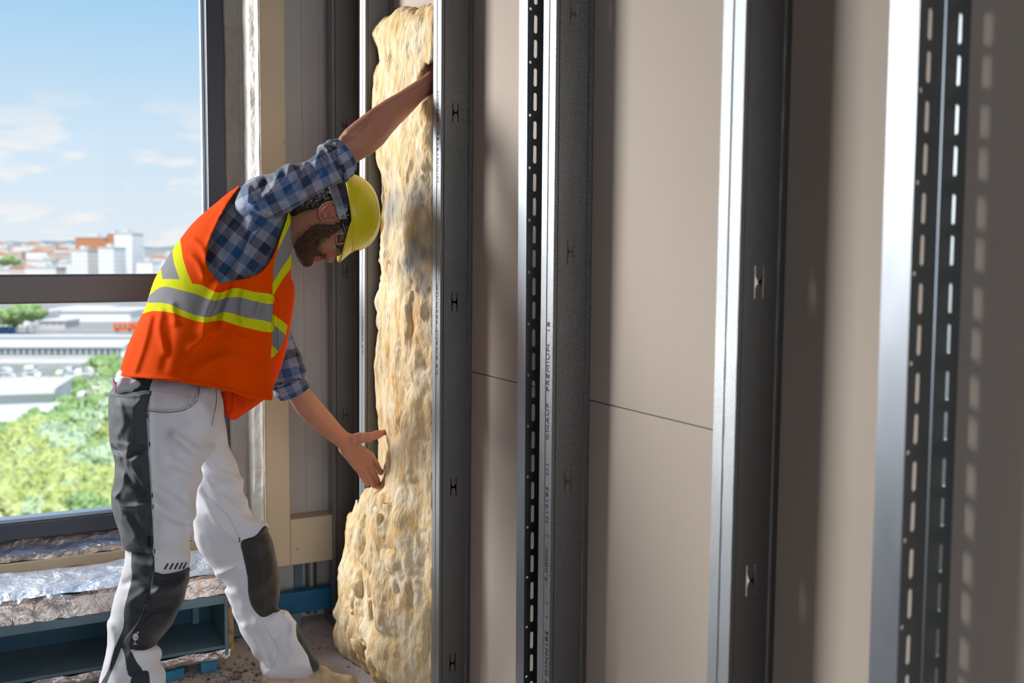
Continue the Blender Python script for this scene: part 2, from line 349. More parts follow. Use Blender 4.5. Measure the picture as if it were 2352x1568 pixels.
# ================================================================ studs
def filled(outer, holes, tq=.0012, map3=None):
    bm = bmesh.new(); P2 = [Vector(p) for p in outer]; E2 = [(i, (i+1) % len(outer)) for i in range(len(outer))]
    for h in holes:
        k = len(P2); P2 += [Vector(p) for p in h]; E2 += [(k+i, k+(i+1) % len(h)) for i in range(len(h))]
    vv, _, ff, *_r = delaunay_2d_cdt(P2, E2, [], 0, 1e-6)
    vs = [bm.verts.new((v.x, 0, v.y)) for v in vv]
    def inside(x, y, P):
        c = False
        for i in range(len(P)):
            (ax, ay), (bx_, by) = P[i-1], P[i]
            if (ay > y) != (by > y) and x < (bx_-ax)*(y-ay)/(by-ay)+ax: c = not c
        return c
    for f in ff:
        cx = sum(vv[i].x for i in f)/len(f); cy = sum(vv[i].y for i in f)/len(f)
        if not any(abs(h[0][1]-cy) < .12 and inside(cx, cy, h) for h in holes): bm.faces.new([vs[i] for i in f])
    bmesh.ops.recalc_face_normals(bm, faces=bm.faces)
    r = bmesh.ops.extrude_face_region(bm, geom=bm.faces[:])
    for v in r['geom']:
        if isinstance(v, bmesh.types.BMVert): v.co.y += tq
    bmesh.ops.recalc_face_normals(bm, faces=bm.faces)
    return bm
def dist_ok(bm, lean):
    for v in bm.verts: v.co.y += lean(v.co.z)
    return bm
def strip(pts, z0, z1, th=.0012):   # open profile in (q, s) with sheet thickness
    bm = bmesh.new(); P = [Vector(p) for p in pts]; off = []
    for i, p in enumerate(P):
        t = (P[min(i+1, len(P)-1)] - P[max(i-1, 0)]).normalized(); off.append(p + Vector((-t.y, t.x))*th)
    nz = 24; rows = []
    for k in range(nz+1):
        z = lerp(z0, z1, k/nz); rows.append([bm.verts.new((*p, z)) for p in P] + [bm.verts.new((*p, z)) for p in off[::-1]])
    n = len(rows[0])
    for a, b in zip(rows, rows[1:]):
        for i in range(n): bm.faces.new((a[i], a[(i+1) % n], b[(i+1) % n], b[i]))
    bm.faces.new(rows[0][::-1]); bm.faces.new(rows[-1]); bmesh.ops.recalc_face_normals(bm, faces=bm.faces); return bm
def h_hole(c, z):
    w, h, b = .0085, .0245, .0022
    pts = [(-w, -h), (-w+b, -h), (-w+b, -.011), (-.004, -.004), (-.001, -.0022), (.001, -.0022), (.004, -.004), (w-b, -.011), (w-b, -h), (w, -h),
           (w, h), (w-b, h), (w-b, .011), (.004, .004), (.001, .0022), (-.001, .0022), (-.004, .004), (-w+b, .011), (-w+b, h), (-w, h)]
    return [(c+x, z+y) for x, y in pts]
def slot(c, z, hl=.019, hw=.0042):
    return [(c+hw*math.cos(a), z+(hl-hw if a < math.pi else -(hl-hw))+hw*math.sin(a)) for a in [i*math.pi/6 for i in range(0, 7)]] + \
           [(c+hw*math.cos(a), z-(hl-hw)+hw*math.sin(a)) for a in [i*math.pi/6 for i in range(6, 13)]]
def lean_of(top, bot):
    (s1, z1), (s2, z2) = on_q(top, 0, FQ), on_q(bot, 1568, FQ)
    k = (s1-s2)/(z1-z2); return (lambda z: s2 + k*(z-z2))
ZT = 2.745
def c_stud(name, label, top, bot, hy=(), hx=0, texts=(), group='galvanised studs of the partition', fl=.052):
    lean = lean_of(top, bot); s_mid = lean(1.0); base = (FQ, s_mid, 0)
    r = thing(name, label, 'stud', L3(*base), ANG, group)
    D = WQ - FQ - .001
    holes = []
    for y in hy:
        _, z = on_q(hx, y, FQ + D*.46); holes.append(h_hole(FQ + D*.46, z))
    web = filled([(FQ+.011, .004), (FQ+D-.013, .004), (FQ+D-.013, ZT), (FQ+.011, ZT)], holes)
    rel(obj('web', dist_ok(web, lambda z: lean(z)+.0022), M['stud'], r), base)
    for p in ([(FQ+.001, 0), (FQ+.008, 0), (FQ+.011, .0025)], [(FQ+D-.013, .0025), (FQ+D-.010, 0), (FQ+D, 0)]):
        rel(obj('web_edge', dist_ok(strip(p, .004, ZT), lean), M['stud'], r), base)
    F = [(FQ, 0), (FQ, fl*.46), (FQ+.0016, fl*.49), (FQ+.0016, fl*.53), (FQ, fl*.56), (FQ, fl), (FQ+.011, fl)]
    rel(obj('front_flange', dist_ok(strip(F, .004, ZT, -.0012), lean), M['flange'], r), base)
    G = [(FQ+D, 0), (FQ+D, fl-.002), (FQ+D-.011, fl-.002)]
    rel(obj('rear_flange', dist_ok(strip(G, .004, ZT), lean), M['stud'], r), base)
    for (txt, py, px, size, so) in texts:
        _, z = on_q(px, py, FQ); x0 = 0.0
        for word in txt.split('  '):
            tcu = bpy.data.curves.new('t', 'FONT'); tcu.body = word; tcu.size = size; tcu.extrude = .0001; tcu.space_character = 1.15
            to = bpy.data.objects.new('t', tcu); C.objects.link(to); dg = bpy.context.evaluated_depsgraph_get(); me = bpy.data.meshes.new_from_object(to.evaluated_get(dg))
            bpy.data.objects.remove(to); wd = max(v.co.x for v in me.vertices)
            for v in me.vertices:                       # the print runs upward, letter tops towards the far edge of the flange
                x, y, zz = v.co; Z = z + (x0+x)*1.35; v.co = Vector((FQ - .0006 - zz, lean(Z) + so + y, Z)) - Vector(base)
            me.materials.append(M['ink']); t = bpy.data.objects.new('lettering', me); C.objects.link(t); t.parent = r; x0 += wd + size*1.1
    return r
def slotted(name, label, top, bot, rows=2, fl=.045, phase=0.0, group='slotted heavy channels of the partition'):
    lean = lean_of(top, bot); base = (FQ, lean(1.0), 0)
    r = thing(name, label, 'channel', L3(*base), ANG, group); D = WQ - FQ - .001; holes = []
    z = .06 + phase; k = 0
    while z < ZT - .06:
        holes.append(slot(FQ+.0195, z)); 
        if rows == 2: holes.append(slot(FQ+.071, z, .019, .0024))
        if k % 2 == 0: holes.append([(FQ+.0075+.0032*math.cos(a*math.pi/6), z-.0285+.0032*math.sin(a*math.pi/6)) for a in range(12)])
        z += .051 if k % 2 == 0 else .0595; k += 1
    web = filled([(FQ+.001, .004), (FQ+D-.002, .004), (FQ+D-.002, ZT), (FQ+.001, ZT)], holes, .002)
    rel(obj('web', dist_ok(web, lean), M['channel'], r), base)
    rel(obj('front_flange', dist_ok(strip([(FQ, 0), (FQ, fl)], .004, ZT, -.002), lean), M['channel_flange'], r), base)
    rel(obj('rear_flange', dist_ok(strip([(FQ+D, 0), (FQ+D, fl)], .004, ZT, .002), lean), M['channel'], r), base)
    rel(obj('centre_bead', dist_ok(strip([(FQ+.043, -.0002), (FQ+.0445, -.0012), (FQ+.046, -.0002)], .004, ZT, .0006), lean), M['channel'], r), base)
    return r
c_stud('metal_stud', 'galvanised stud nearest the boxing panel, farthest from the camera', 763, 770, (290, 625, 950), 787, fl=.05)
c_stud('metal_stud', 'galvanised stud half hidden behind the left edge of the insulation', 839, 836, (), 0, [('CE KNAUF', 812, 830, .017, .014), ('CE KNAUF', 520, 830, .017, .014)])
c_stud('metal_stud', 'galvanised stud in front of the insulation where the arm disappears', 1014, 1007, (258, 694, 1122, 1531), 1049, [('CE KNAUF PREMIUM', 860, 1000, .017, .014), ('DINN14195  KNAUF', 420, 1003, .017, .014)])
slotted('slotted_channel', 'narrow slotted steel channel standing just behind a galvanised stud', 1212, 1202.5, 1, .038, .01)
c_stud('metal_stud', 'galvanised stud with printed lettering standing beside the slotted channel', 1278, 1260.5, (30, 578, 1113), 1322, [('0 DINN182  1  1', 1568, 1247, .016, .006), ('-4.000m  |  N14195  H1', 1342, 1250, .016, .010), ('KNAUF  PREMIUM  18', 1010, 1255, .016, .012)])
c_stud('metal_stud', 'galvanised stud standing alone on the plain boards, bright ribbed flange', 1714, 1672, (-140, 648, 1342), 1745)
slotted('slotted_channel', 'wide slotted steel channel at the right with round holes', 2113, 2059, 2, .045, .018)
ft = obj('floor_track', boxes(((FQ-.002, .2, 0), (WQ-.001, 3.45, .0025)), ((FQ-.003, .2, 0), (FQ-.0015, 3.45, .035))), M['flange'], rz=ANG); tag(ft, 'galvanised floor track under the studs', 'track')
# ================================================================ solid modelling on a lattice
def smooth_poly(pts, n=4):
    P = np.array(pts, float); N = len(P); out = []
    for i in range(N):
        a, b, c, d = P[i-1], P[i], P[(i+1) % N], P[(i+2) % N]
        for k in range(n):
            t = k/n; out.append(.5*((2*b) + (c-a)*t + (2*a-5*b+4*c-d)*t*t + (3*b-a-3*c+d)*t**3))
    return np.array(out)
def sd_poly(x, y, P):
    P = np.asarray(P, float); d = np.full(np.shape(x), 1e18); ins = np.zeros(np.shape(x), bool)
    for i in range(len(P)):
        ax, ay = P[i]; bx_, by = P[(i+1) % len(P)]; ex, ey = bx_-ax, by-ay; wx, wy = x-ax, y-ay
        t = np.clip((wx*ex+wy*ey)/max(ex*ex+ey*ey, 1e-9), 0, 1); d = np.minimum(d, (wx-ex*t)**2+(wy-ey*t)**2)
        if ay != by: ins ^= ((ay > y) != (by > y)) & (x < (bx_-ax)*(y-ay)/(by-ay)+ax)
    return np.where(ins, -1, 1)*np.sqrt(d)
def d_line(x, y, P):
    d = np.full(np.shape(x), 1e18)
    for (ax, ay), (bx_, by) in zip(P, P[1:]):
        ex, ey = bx_-ax, by-ay; wx, wy = x-ax, y-ay; t = np.clip((wx*ex+wy*ey)/max(ex*ex+ey*ey, 1e-9), 0, 1)
        d = np.minimum(d, (wx-ex*t)**2+(wy-ey*t)**2)
    return np.sqrt(d)
def smin(a, b, k):
    h = np.clip(.5+.5*(b-a)/k, 0, 1); return b*(1-h)+a*h-k*h*(1-h)
class Grid:
    def __init__(g, x0, x1, y0, y1, z0, z1, hp, hz):
        g.o = np.array([x0, y0, z0]); g.h = np.array([hp, hp, hz])
        g.px = np.arange(x0, x1+hp, hp).astype(float); g.py = np.arange(y0, y1+hp, hp).astype(float); g.pz = np.arange(z0, z1+hz, hz)
        g.X2, g.Y2 = np.meshgrid(g.px, g.py, indexing='ij')
        g.D = g.pz[None, None, :].astype(np.float32)
        a, b, c = Wp(g.X2[..., None], g.Y2[..., None], g.pz[None, None, :]); g.WX, g.WY, g.WZ = (v.astype(np.float32) for v in (a, b, c))
        g.m = (g.D/FPX)                              # metres per pixel
    def pillow(g, poly, Yc, R, T, w=None, smooth=4):
        P = smooth_poly(poly, smooth) if smooth else np.array(poly, float)
        d = sd_poly(g.X2, g.Y2, P)[..., None]*g.m
        yc = Yc(g.X2, g.Y2) if callable(Yc) else Yc; t = T(g.X2, g.Y2) if callable(T) else T
        yc = yc[..., None] if np.ndim(yc) == 2 else yc; t = t[..., None] if np.ndim(t) == 2 else t
        ww = (g.D - yc) if w is None else w
        a = np.maximum(R+d, 0); q = ww*R/t
        return (np.sqrt(a*a+q*q)-R).astype(np.float32)
    def cap(g, a, b, ra, rb, sq=1.0):
        a, b = Vector(a), Vector(b); e = b-a; L = e.dot(e)
        x, y, z = g.WX-a.x, g.WY-a.y, g.WZ-a.z; t = np.clip((x*e.x+y*e.y+z*e.z)/max(L, 1e-12), 0, 1)
        return (np.sqrt((x-e.x*t)**2+(y-e.y*t)**2*sq*sq+(z-e.z*t)**2)-(ra+(rb-ra)*t)).astype(np.float32)
    def cpx(g, a, b, ra, rb, sq=1.0): return g.cap(WV(*a), WV(*b), ra, rb, sq)
    def noise(g, sc_, seed=0, stretch=(1, 1, 1)):
        return vnoise(g.WX*sc_*stretch[0], g.WY*sc_*stretch[1], g.WZ*sc_*stretch[2], seed)
def vnoise(x, y, z, seed=0):
    R = np.random.RandomState(seed).rand(32, 32, 32).astype(np.float32)*2-1
    xi, yi, zi = np.floor(x).astype(int), np.floor(y).astype(int), np.floor(z).astype(int)
    f = lambda t: t*t*(3-2*t)
    u, v, w = f(x-xi), f(y-yi), f(z-zi); r = 0
    for a in (0, 1):
        for b in (0, 1):
            for c in (0, 1):
                r = r + R[(xi+a) & 31, (yi+b) & 31, (zi+c) & 31]*((u if a else 1-u)*(v if b else 1-v)*(w if c else 1-w))
    return r
def nets(V):
    s = V < 0; sh = [n-1 for n in V.shape]; c = np.zeros(sh, np.int8)
    sl = lambda A, i, j, k: A[i:i+sh[0], j:j+sh[1], k:k+sh[2]]
    for i in (0, 1):
        for j in (0, 1):
            for k in (0, 1): c += sl(s, i, j, k)
    act = (c > 0) & (c < 8); I = np.argwhere(act); idx = -np.ones(sh, int); idx[act] = np.arange(len(I))
    pos = np.zeros((len(I), 3)); cnt = np.zeros(len(I))
    corners = [(i, j, k) for i in (0, 1) for j in (0, 1) for k in (0, 1)]
    for a in corners:
        for ax in range(3):
            if a[ax]: continue
            b = list(a); b[ax] = 1
            va = V[I[:, 0]+a[0], I[:, 1]+a[1], I[:, 2]+a[2]]; vb = V[I[:, 0]+b[0], I[:, 1]+b[1], I[:, 2]+b[2]]
            x = (va < 0) != (vb < 0); t = np.where(x, va/np.where(x, va-vb, 1), 0)
            p = np.tile(np.array(a, float), (len(I), 1)); p[:, ax] += t; pos += p*x[:, None]; cnt += x
    pos = I + pos/cnt[:, None]; F = []
    for ax in range(3):
        n = list(V.shape); A = [slice(0, n[d]-1) if d == ax else slice(1, n[d]-1) for d in range(3)]
        B = list(A); B[ax] = slice(1, n[ax])
        sa, sb = s[tuple(A)], s[tuple(B)]; E = np.argwhere(sa != sb); flip = sa[tuple(E.T)]
        o = np.array([0 if d == ax else 1 for d in range(3)]); E = E + o
        u, v = [(1, 2), (2, 0), (0, 1)][ax]; q = []
        for du, dv in ((1, 1), (0, 1), (0, 0), (1, 0)):
            e = E.copy(); e[:, u] -= du; e[:, v] -= dv; q.append(idx[tuple(e.T)])
        q = np.stack(q, 1); q[~flip] = q[~flip][:, ::-1]; F.append(q)
    return pos, np.concatenate(F)
def mesh_from(name, co, F, mat, parent=None, smooth=True, attrs=None):
    me = bpy.data.meshes.new(name); me.vertices.add(len(co)); me.vertices.foreach_set('co', co.astype(np.float32).ravel())
    me.loops.add(F.size); me.loops.foreach_set('vertex_index', F.astype(np.int32).ravel())
    me.polygons.add(len(F)); me.polygons.foreach_set('loop_start', np.arange(0, F.size, F.shape[1], dtype=np.int32))
    me.update(calc_edges=True); me.validate()
    me.polygons.foreach_set('use_smooth', [smooth]*len(me.polygons))
    for k, v in (attrs or {}).items():
        a = me.attributes.new(k, 'FLOAT', 'POINT'); a.data.foreach_set('value', np.asarray(v, np.float32))
    for mm in (mat if isinstance(mat, (list, tuple)) else [mat]): me.materials.append(mm)
    o = bpy.data.objects.new(name, me); C.objects.link(o)
    if parent is not None: o.parent = parent; o.location = -parent.location
    return o
def solid(name, g, V, mat, parent=None, regions=None, relax=2, attrs=None):
    V = V.copy(); V[0], V[-1] = 1, 1; V[:, 0], V[:, -1] = 1, 1; V[:, :, 0], V[:, :, -1] = 1, 1
    pos, F = nets(V); P = g.o + pos*g.h
    x, y, z = Wp(P[:, 0], P[:, 1], P[:, 2]); co = np.stack([x, y, z], 1)
    for _ in range(relax):                           # a little Laplacian smoothing
        acc = np.zeros_like(co); n = np.zeros(len(co))
        for a, b in ((0, 1), (1, 2), (2, 3), (3, 0)):
            np.add.at(acc, F[:, a], co[F[:, b]]); np.add.at(acc, F[:, b], co[F[:, a]]); np.add.at(n, F[:, a], 1); np.add.at(n, F[:, b], 1)
        co = co*.45 + .55*acc/np.maximum(n, 1)[:, None]
    at = {}
    for k, polys in (regions or {}).items():
        d = None
        for p in polys:
            if p[0] == 'line': e = d_line(P[:, 0], P[:, 1], smooth_open(p[2])) - p[1]
            elif p[0] == 'raw': e = sd_poly(P[:, 0], P[:, 1], p[1])
            else: e = sd_poly(P[:, 0], P[:, 1], smooth_poly(p, 4))
            d = e if d is None else np.minimum(d, e)
        at[k] = d
    if attrs: at.update(attrs(P, co))
    return mesh_from(name, co, F, mat, parent, True, at)
def smooth_open(pts, n=5):
    P = [np.array(p, float) for p in pts]; P = [2*P[0]-P[1]] + P + [2*P[-1]-P[-2]]; out = []
    for i in range(1, len(P)-2):
        a, b, c, d = P[i-1:i+3]
        for k in range(n):
            t = k/n; out.append(.5*((2*b)+(c-a)*t+(2*a-5*b+4*c-d)*t*t+(3*b-a-3*c+d)*t**3))
    return out + [P[-2]]
def ridges(g, lines):           # folds: (amplitude m, width px, points)
    r = np.zeros_like(g.X2)
    for amp, w, pts in lines: r += amp*np.exp(-(d_line(g.X2, g.Y2, smooth_open(pts))/w)**2)
    return r[..., None].astype(np.float32)
def itp(xs, ys): return lambda v: np.interp(v, xs, ys)
# ================================================================ the city outside
GZ = -30.0
def pbox(px0, px1, pt, pb, Y, D):       # a block whose front face fills these pixels at distance Y
    x0, _, z1 = Wp(px0, pt, Y); x1, _, z0 = Wp(px1, pb, Y); return float(x0), float(x1), float(z0), float(z1)
def facade(name, wall, glass=(.22, .25, .28), nx=.35, nz=.33, fill=.42, amt=.38):
    m = Mat(name, wall, .8)
    tc = m.N.new('ShaderNodeTexCoord'); sp = m.N.new('ShaderNodeSeparateXYZ'); m.link(tc.outputs['Object'], sp.inputs[0])
    fx = m.math('FRACT', m.math('MULTIPLY', m.math('ADD', sp.outputs[0], sp.outputs[1]), nx)); fz = m.math('FRACT', m.math('MULTIPLY', sp.outputs[2], nz))
    w = m.math('MULTIPLY', m.math('LESS_THAN', fx, fill), m.math('LESS_THAN', fz, .5))
    m.mix(m.math('MULTIPLY', w, amt), glass); return m.m
PAL = [(.84, .81, .76), (.78, .70, .62), (.86, .84, .82), (.74, .60, .50), (.84, .78, .72), (.66, .46, .36), (.62, .60, .58), (.9, .89, .88)]
FAC = [facade('house_facade_%s' % 'abcdefgh'[i], c) for i, c in enumerate(PAL)]
M['roof_tile'] = Mat('roof_tile', (.55, .30, .20), .9).m; M['roof_flat'] = Mat('roof_flat', (.62, .60, .58), .9).m
M['white'] = Mat('white_render', (.86, .86, .86), .7).m; M['yellow'] = Mat('pale_yellow_wall', (.50, .36, .20), .8).m; M['band'] = facade('window_band', (.55, .56, .55), (.12, .15, .15), .5, .01, .7, .9)
m = Mat('ground_far', (.30, .285, .265), .95); n = m.tex('Noise', .012, 8); m.mix(m.rampv(n, .5, .65, 0, .5), (.16, .22, .10)); n = m.tex('Noise', .08, 6); m.mix(m.rampv(n, .5, .62, 0, .6), (.40, .38, .36)); M['earth'] = m.m
bm = bmesh.new(); rows = []
ys = [20, 60, 100, 150, 200, 270, 400, 600, 800, 1000, 1300, 1700, 2200, 3000, 6000]; hs = [0, 0, 0, 0, 0, 0, 2, 5, 8, 14, 25, 42, 56, 45, 10]
for y, h in zip(ys, hs): rows.append([bm.verts.new((x*(y+300)*.16-200, y, GZ + h*(1+.12*math.sin(x*1.7+y*.01)))) for x in range(-13, 13)])
for a, b in zip(rows, rows[1:]):
    for i in range(25): bm.faces.new((a[i], a[i+1], b[i+1], b[i]))
o = obj('ground_city', bm, M['earth'], smooth=True); o['kind'] = 'structure'
def gh(Y): return GZ + float(np.interp(Y, ys, hs))
m = Mat('distant_woodland', (.13, .22, .27), .95); n = m.tex('Noise', .01, 6); m.mix(m.rampv(n, .4, .6, 0, .6), (.17, .27, .30)); M['hill'] = m.m
bm = bmesh.new(); rows = []
for j in range(12):
    rows.append([])
    for i in range(60):
        x = lerp(-4200, -300, i/59); y = 4600 + j*140; e = math.sin(math.pi*min(1, (j+.2)/8)*.5)
        h = (130 + 14*math.sin(x*.0021+2) + 10*math.sin(x*.007) + 5*math.sin(x*.019))*e
        rows[-1].append(bm.verts.new((x, y, GZ+h+25*mnoise.noise(Vector((x*.003, y*.003, 0))))))
for a, b in zip(rows, rows[1:]):
    for i in range(59): bm.faces.new((a[i], a[i+1], b[i+1], b[i]))
o = obj('hills', bm, M['hill'], smooth=True); o['kind'] = 'structure'
def house(loc, w, d, h, fac, tile, label, group, name='apartment_block', balc=False, rz=0.0):
    r = thing(name, label, 'building', loc, rz, group)
    obj('walls', boxes(((-w/2, 0, -6), (w/2, d, h))), fac, r)
    if tile:
        obj('roof', prism([(-w/2-.5, h), (w/2+.5, h), (0, h+w*.17)], -.5, d+.5), M['roof_tile'], r)
    else:
        obj('roof', boxes(((-w/2-.3, -.3, h), (w/2+.3, d+.3, h+.9)), ((-w*.2, d*.3, h+.9), (w*.1, d*.6, h+3.4))), M['roof_flat'], r)
    if balc:
        for k in range(int(h/3.2)-1): obj('balcony', boxes(((-w*.3, -1.3, 3+k*3.2), (w*.3, 0, 4.1+k*3.2))), M['white'], r)
    return r
k = 0
for row, Y in enumerate((740, 815, 900, 990, 1080, 1180, 1300, 1420, 1560, 1700, 1860, 2030, 2200)):
    x = (-520-1176)/FPX*Y
    while x < (760-1176)/FPX*Y:
        if row % 2 and not -80 < x/Y*FPX+1176 < 490: x += 40; continue
        w = random.uniform(15, 27)*(1+row*.06); h = random.uniform(9, 20 if row < 7 else 15); x += w*.5 + random.uniform(3, 9)
        px = x/Y*FPX + 1176; fi = random.randrange(8); tl = random.random() < .2
        if not (row < 4 and 135 < px < (490 if row < 3 else 330)) and not (row > 5 and px > 312):
            house((x, Y + random.uniform(-22, 22), gh(Y)+.5), w, random.uniform(12, 18), h, FAC[fi], tl, 'small %s block with %s in the hazy town beyond the window' % (('pale grey', 'beige', 'white', 'tan', 'cream', 'terracotta', 'grey', 'bright white')[fi], 'a red tiled roof' if tl else 'a flat roof'), 'small blocks of the far hillside town', rz=random.uniform(-.12, .12))
        x += w*.5
OR = facade('terracotta_facade', (.60, .25, .12), (.32, .16, .1), .35, .33, .4, .5)
def landmark(px0, px1, pt, Y, fac, label, name='apartment_block', d=22, tile=False, pb=640):
    x0, x1, z0, z1 = pbox(px0, px1, pt, pb, Y, d); g = gh(Y)
    return house(((x0+x1)/2, Y, g), x1-x0, d, z1-g, fac, tile, label, None, name)
landmark(173, 246, 546, 760, OR, 'wide orange brown apartment block on the skyline above the transom', tile=False)
landmark(246, 266, 538, 745, OR, 'narrow taller orange brown tower beside the white slab block')
landmark(262, 305, 537, 720, FAC[7], 'tall white slab block at the right end of the orange group')
landmark(225, 262, 570, 690, FAC[2], 'lower plain white block before the orange apartment block')
landmark(163, 202, 575, 700, FAC[0], 'white balconied block at the left foot of the orange block')
landmark(312, 350, 602, 700, FAC[7], 'low white block between the slab block and the vest')
landmark(352, 470, 596, 720, FAC[7], 'long low white block behind the back of the worker')
# belt of industrial buildings under the transom
def hall(px0, px1, pt, pb, Y, d, mat, label, parts=(), name='industrial_hall', rz=0.0):
    x0, x1, z0, z1 = pbox(px0, px1, pt, pb, Y, d); r = thing(name, label, 'building', ((x0+x1)/2, Y, z0), rz); w = x1-x0; h = z1-z0
    obj('walls', boxes(((-w/2, 0, min(0, GZ-z0-1)), (w/2, d, h))), mat, r)
    for (nm, a, b, c, e, dep, mt) in parts: obj(nm, boxes(((-w/2+w*a, -dep, h*c), (-w/2+w*b, .2, h*e))), mt, r)
    obj('roof', boxes(((-w/2-.6, -.6, h), (w/2+.6, d+.6, h+.5))), M['roof_flat'], r)
    return r
hall(75, 300, 716, 766, 470, 40, M['white'], 'broad white factory hall just under the transom', (('window_band', .05, .95, .35, .5, .15, M['band']),))
hall(130, 235, 708, 722, 520, 25, M['white'], 'upper white storey rising behind the factory hall', (('window_band', .1, .8, .3, .6, .15, M['band']),))
hall(-60, 68, 722, 768, 440, 30, FAC[7], 'white factory hall at the left edge under the transom', (('window_band', .1, .9, .5, .7, .15, M['band']),))
hall(90, 150, 738, 766, 425, 14, FAC[6], 'low grey shed in front of the white factory hall')
hall(-120, 290, 792, 832, 318, 16, M['white'], 'long white office building with a continuous ribbon window', (('window_band', .0, .97, .45, .78, .2, M['band']), ('cornice', .0, 1.0, .9, 1.05, .8, M['white'])), 'office_building')
hall(-120, 275, 836, 862, 300, 12, M['yellow'], 'long pale yellow retaining building below the ribbon windows', (('cornice', 0, 1, .85, 1.0, .5, M['white']),), 'retaining_building')
hall(-120, 330, 775, 786, 355, 9, M['roof_flat'], 'elevated road deck running across above the ribbon windows', (('parapet', 0, 1, .6, 1.1, .3, M['white']),), 'viaduct')
hall(-60, 118, 898, 960, 205, 20, M['white'], 'white villa with stepped flat roofs beside the trees', (('window_band', .45, .8, .05, .45, .2, M['band']), ('cornice', .0, 1.02, .9, 1.06, 1.5, M['white'])), 'villa', .25)
hall(-60, 108, 965, 1000, 178, 18, M['white'], 'lower white wing of the villa nearest the tree tops', (('window_band', .5, .95, .3, .8, .2, M['band']), ('cornice', .0, 1.02, .85, 1.1, 1.5, M['white'])), 'villa_wing', .3)
# vehicles
def vehicle(name, px, py, Y, w, h, d, col, label, cat):
    a, _, z = Wp(px, py, Y); r = thing(name, label, cat, (float(a), Y, float(z)-h/2))
    obj('body', boxes(((-w/2, 0, .3), (w/2, d, h))), Mat(name + '_paint', col, .4).m, r, bevel=.2); obj('windscreen', boxes(((-w*.4, -.04, h*.55), (w*.4, 0, h*.85))), M['band'], r)
    for s in (-.32, .32):
        for dd in (0.0, d-.2):
            b = bmesh.new(); bmesh.ops.create_cone(b, cap_ends=True, segments=14, radius1=.5, radius2=.5, depth=.25, matrix=Matrix.Translation((w*s, dd, .45)) @ Matrix.Rotation(math.pi/2, 4, 'X')); obj('wheel', b, M['dark'], r)
vehicle('bus', 283, 751, 400, 8, 3.4, 2.6, (.85, .16, .02), 'orange bus parked before the factory hall', 'bus')
vehicle('lorry', 312, 749, 402, 6, 3.2, 2.6, (.75, .10, .12), 'red lorry next to the orange bus', 'lorry')
vehicle('lorry', 12, 759, 400, 6.5, 3.2, 2.6, (.05, .25, .65), 'blue lorry at the left edge of the window', 'lorry')
CARC = [(.7, .7, .7), (.8, .8, .8), (.25, .25, .27), (.6, .1, .08), (.75, .74, .7), (.2, .25, .35)]
for i in range(48):
    px = random.uniform(0, 250); Y = random.uniform(222, 285); c = random.choice((0, 0, 1, 1, 1, 4, 4, 2, 3, 5)); z = GZ + .2
    r = thing('car', ['light grey', 'white', 'black', 'red', 'cream', 'slate blue'][c] + ' car in the crowded car park beyond the window', 'car', ((px-1176)/FPX*Y, Y, z), random.choice((0, .2, 1.5)), 'parked cars beyond the window')
    if i < 6: M['car%d' % i] = Mat('car_paint', CARC[i], .3).m
    if i == 0:
        for q in range(1, 6): M['car%d' % q] = Mat('car_paint', CARC[q], .3).m
        b = bmesh.new(); box(b, (-2.1, -.85, .35), (2.1, .85, .95)); bodym = prism([(-2.1, .3), (2.1, .3), (2.15, .85), (1.2, .95), (.7, 1.45), (-1.0, 1.45), (-1.6, .95), (-2.15, .9)], -.85, .85)
        b.free(); CARB = {}
        for q in range(6):
            me = bpy.data.meshes.new('car_body'); bodym.to_mesh(me); me.materials.append(M['car%d' % q]); CARB[q] = me
        gm = prism([(-1.4, .98), (1.0, .98), (.62, 1.38), (-.95, 1.38)], -.87, .87); CARG = bpy.data.meshes.new('car_window'); gm.to_mesh(CARG); CARG.materials.append(M['band'])
    for nm, me in (('body', CARB[c]), ('side_window', CARG)):
        o = bpy.data.objects.new(nm, me); C.objects.link(o); o.parent = r
# trees
def leafmat(name, a, b):
    m = Mat(name, a, .75, spec=.2); n = m.tex('Noise', 1.6, 6); m.mix(m.rampv(n, .38, .62, 0, 1), b); n = m.tex('Noise', 9, 6); m.mix(m.rampv(n, .5, .62, 0, .75), tuple(c*.4 for c in a)); m.bump(n, 1.0, .2)
    m.b.inputs['Subsurface Weight'].default_value = 0; return m.m
LEAF = [leafmat('leaves_yellow_green', (.42, .50, .16), (.60, .64, .30)), leafmat('leaves_mid_green', (.24, .38, .14), (.36, .48, .2)), leafmat('leaves_grey_green', (.38, .52, .30), (.56, .66, .44))]
M['bark'] = Mat('bark', (.20, .14, .09), .9).m
def crown(seed, mt):
    bm = bmesh.new(); rr = random.Random(seed)
    for i in range(26):
        a = rr.uniform(0, 6.28); e = rr.uniform(-.5, 1.3); R_ = rr.uniform(.25, .9); p = Vector((math.cos(a)*math.cos(e)*R_, math.sin(a)*math.cos(e)*R_, .1+math.sin(e)*R_*.75))
        ret = bmesh.ops.create_icosphere(bm, subdivisions=4 if i < 14 else 3, radius=rr.uniform(.26, .44))
        for v in ret['verts']: v.co = p + v.co*(1+.4*mnoise.noise(v.co*7+p*9)+.45*mnoise.noise(v.co*22)+.3*mnoise.noise(v.co*55))
    me = bpy.data.meshes.new('crown'); bm.to_mesh(me); bm.free(); me.materials.append(mt); me.polygons.foreach_set('use_smooth', [True]*len(me.polygons)); return me
CROWN = [[crown(q*10+j, LEAF[q]) for j in range(2)] for q in range(3)]
tb = bmesh.new(); bmesh.ops.create_cone(tb, cap_ends=True, segments=8, radius1=.09, radius2=.05, depth=2.2, matrix=Matrix.Translation((0, 0, -.8))); TRK = bpy.data.meshes.new('trunk'); tb.to_mesh(TRK); TRK.materials.append(M['bark'])
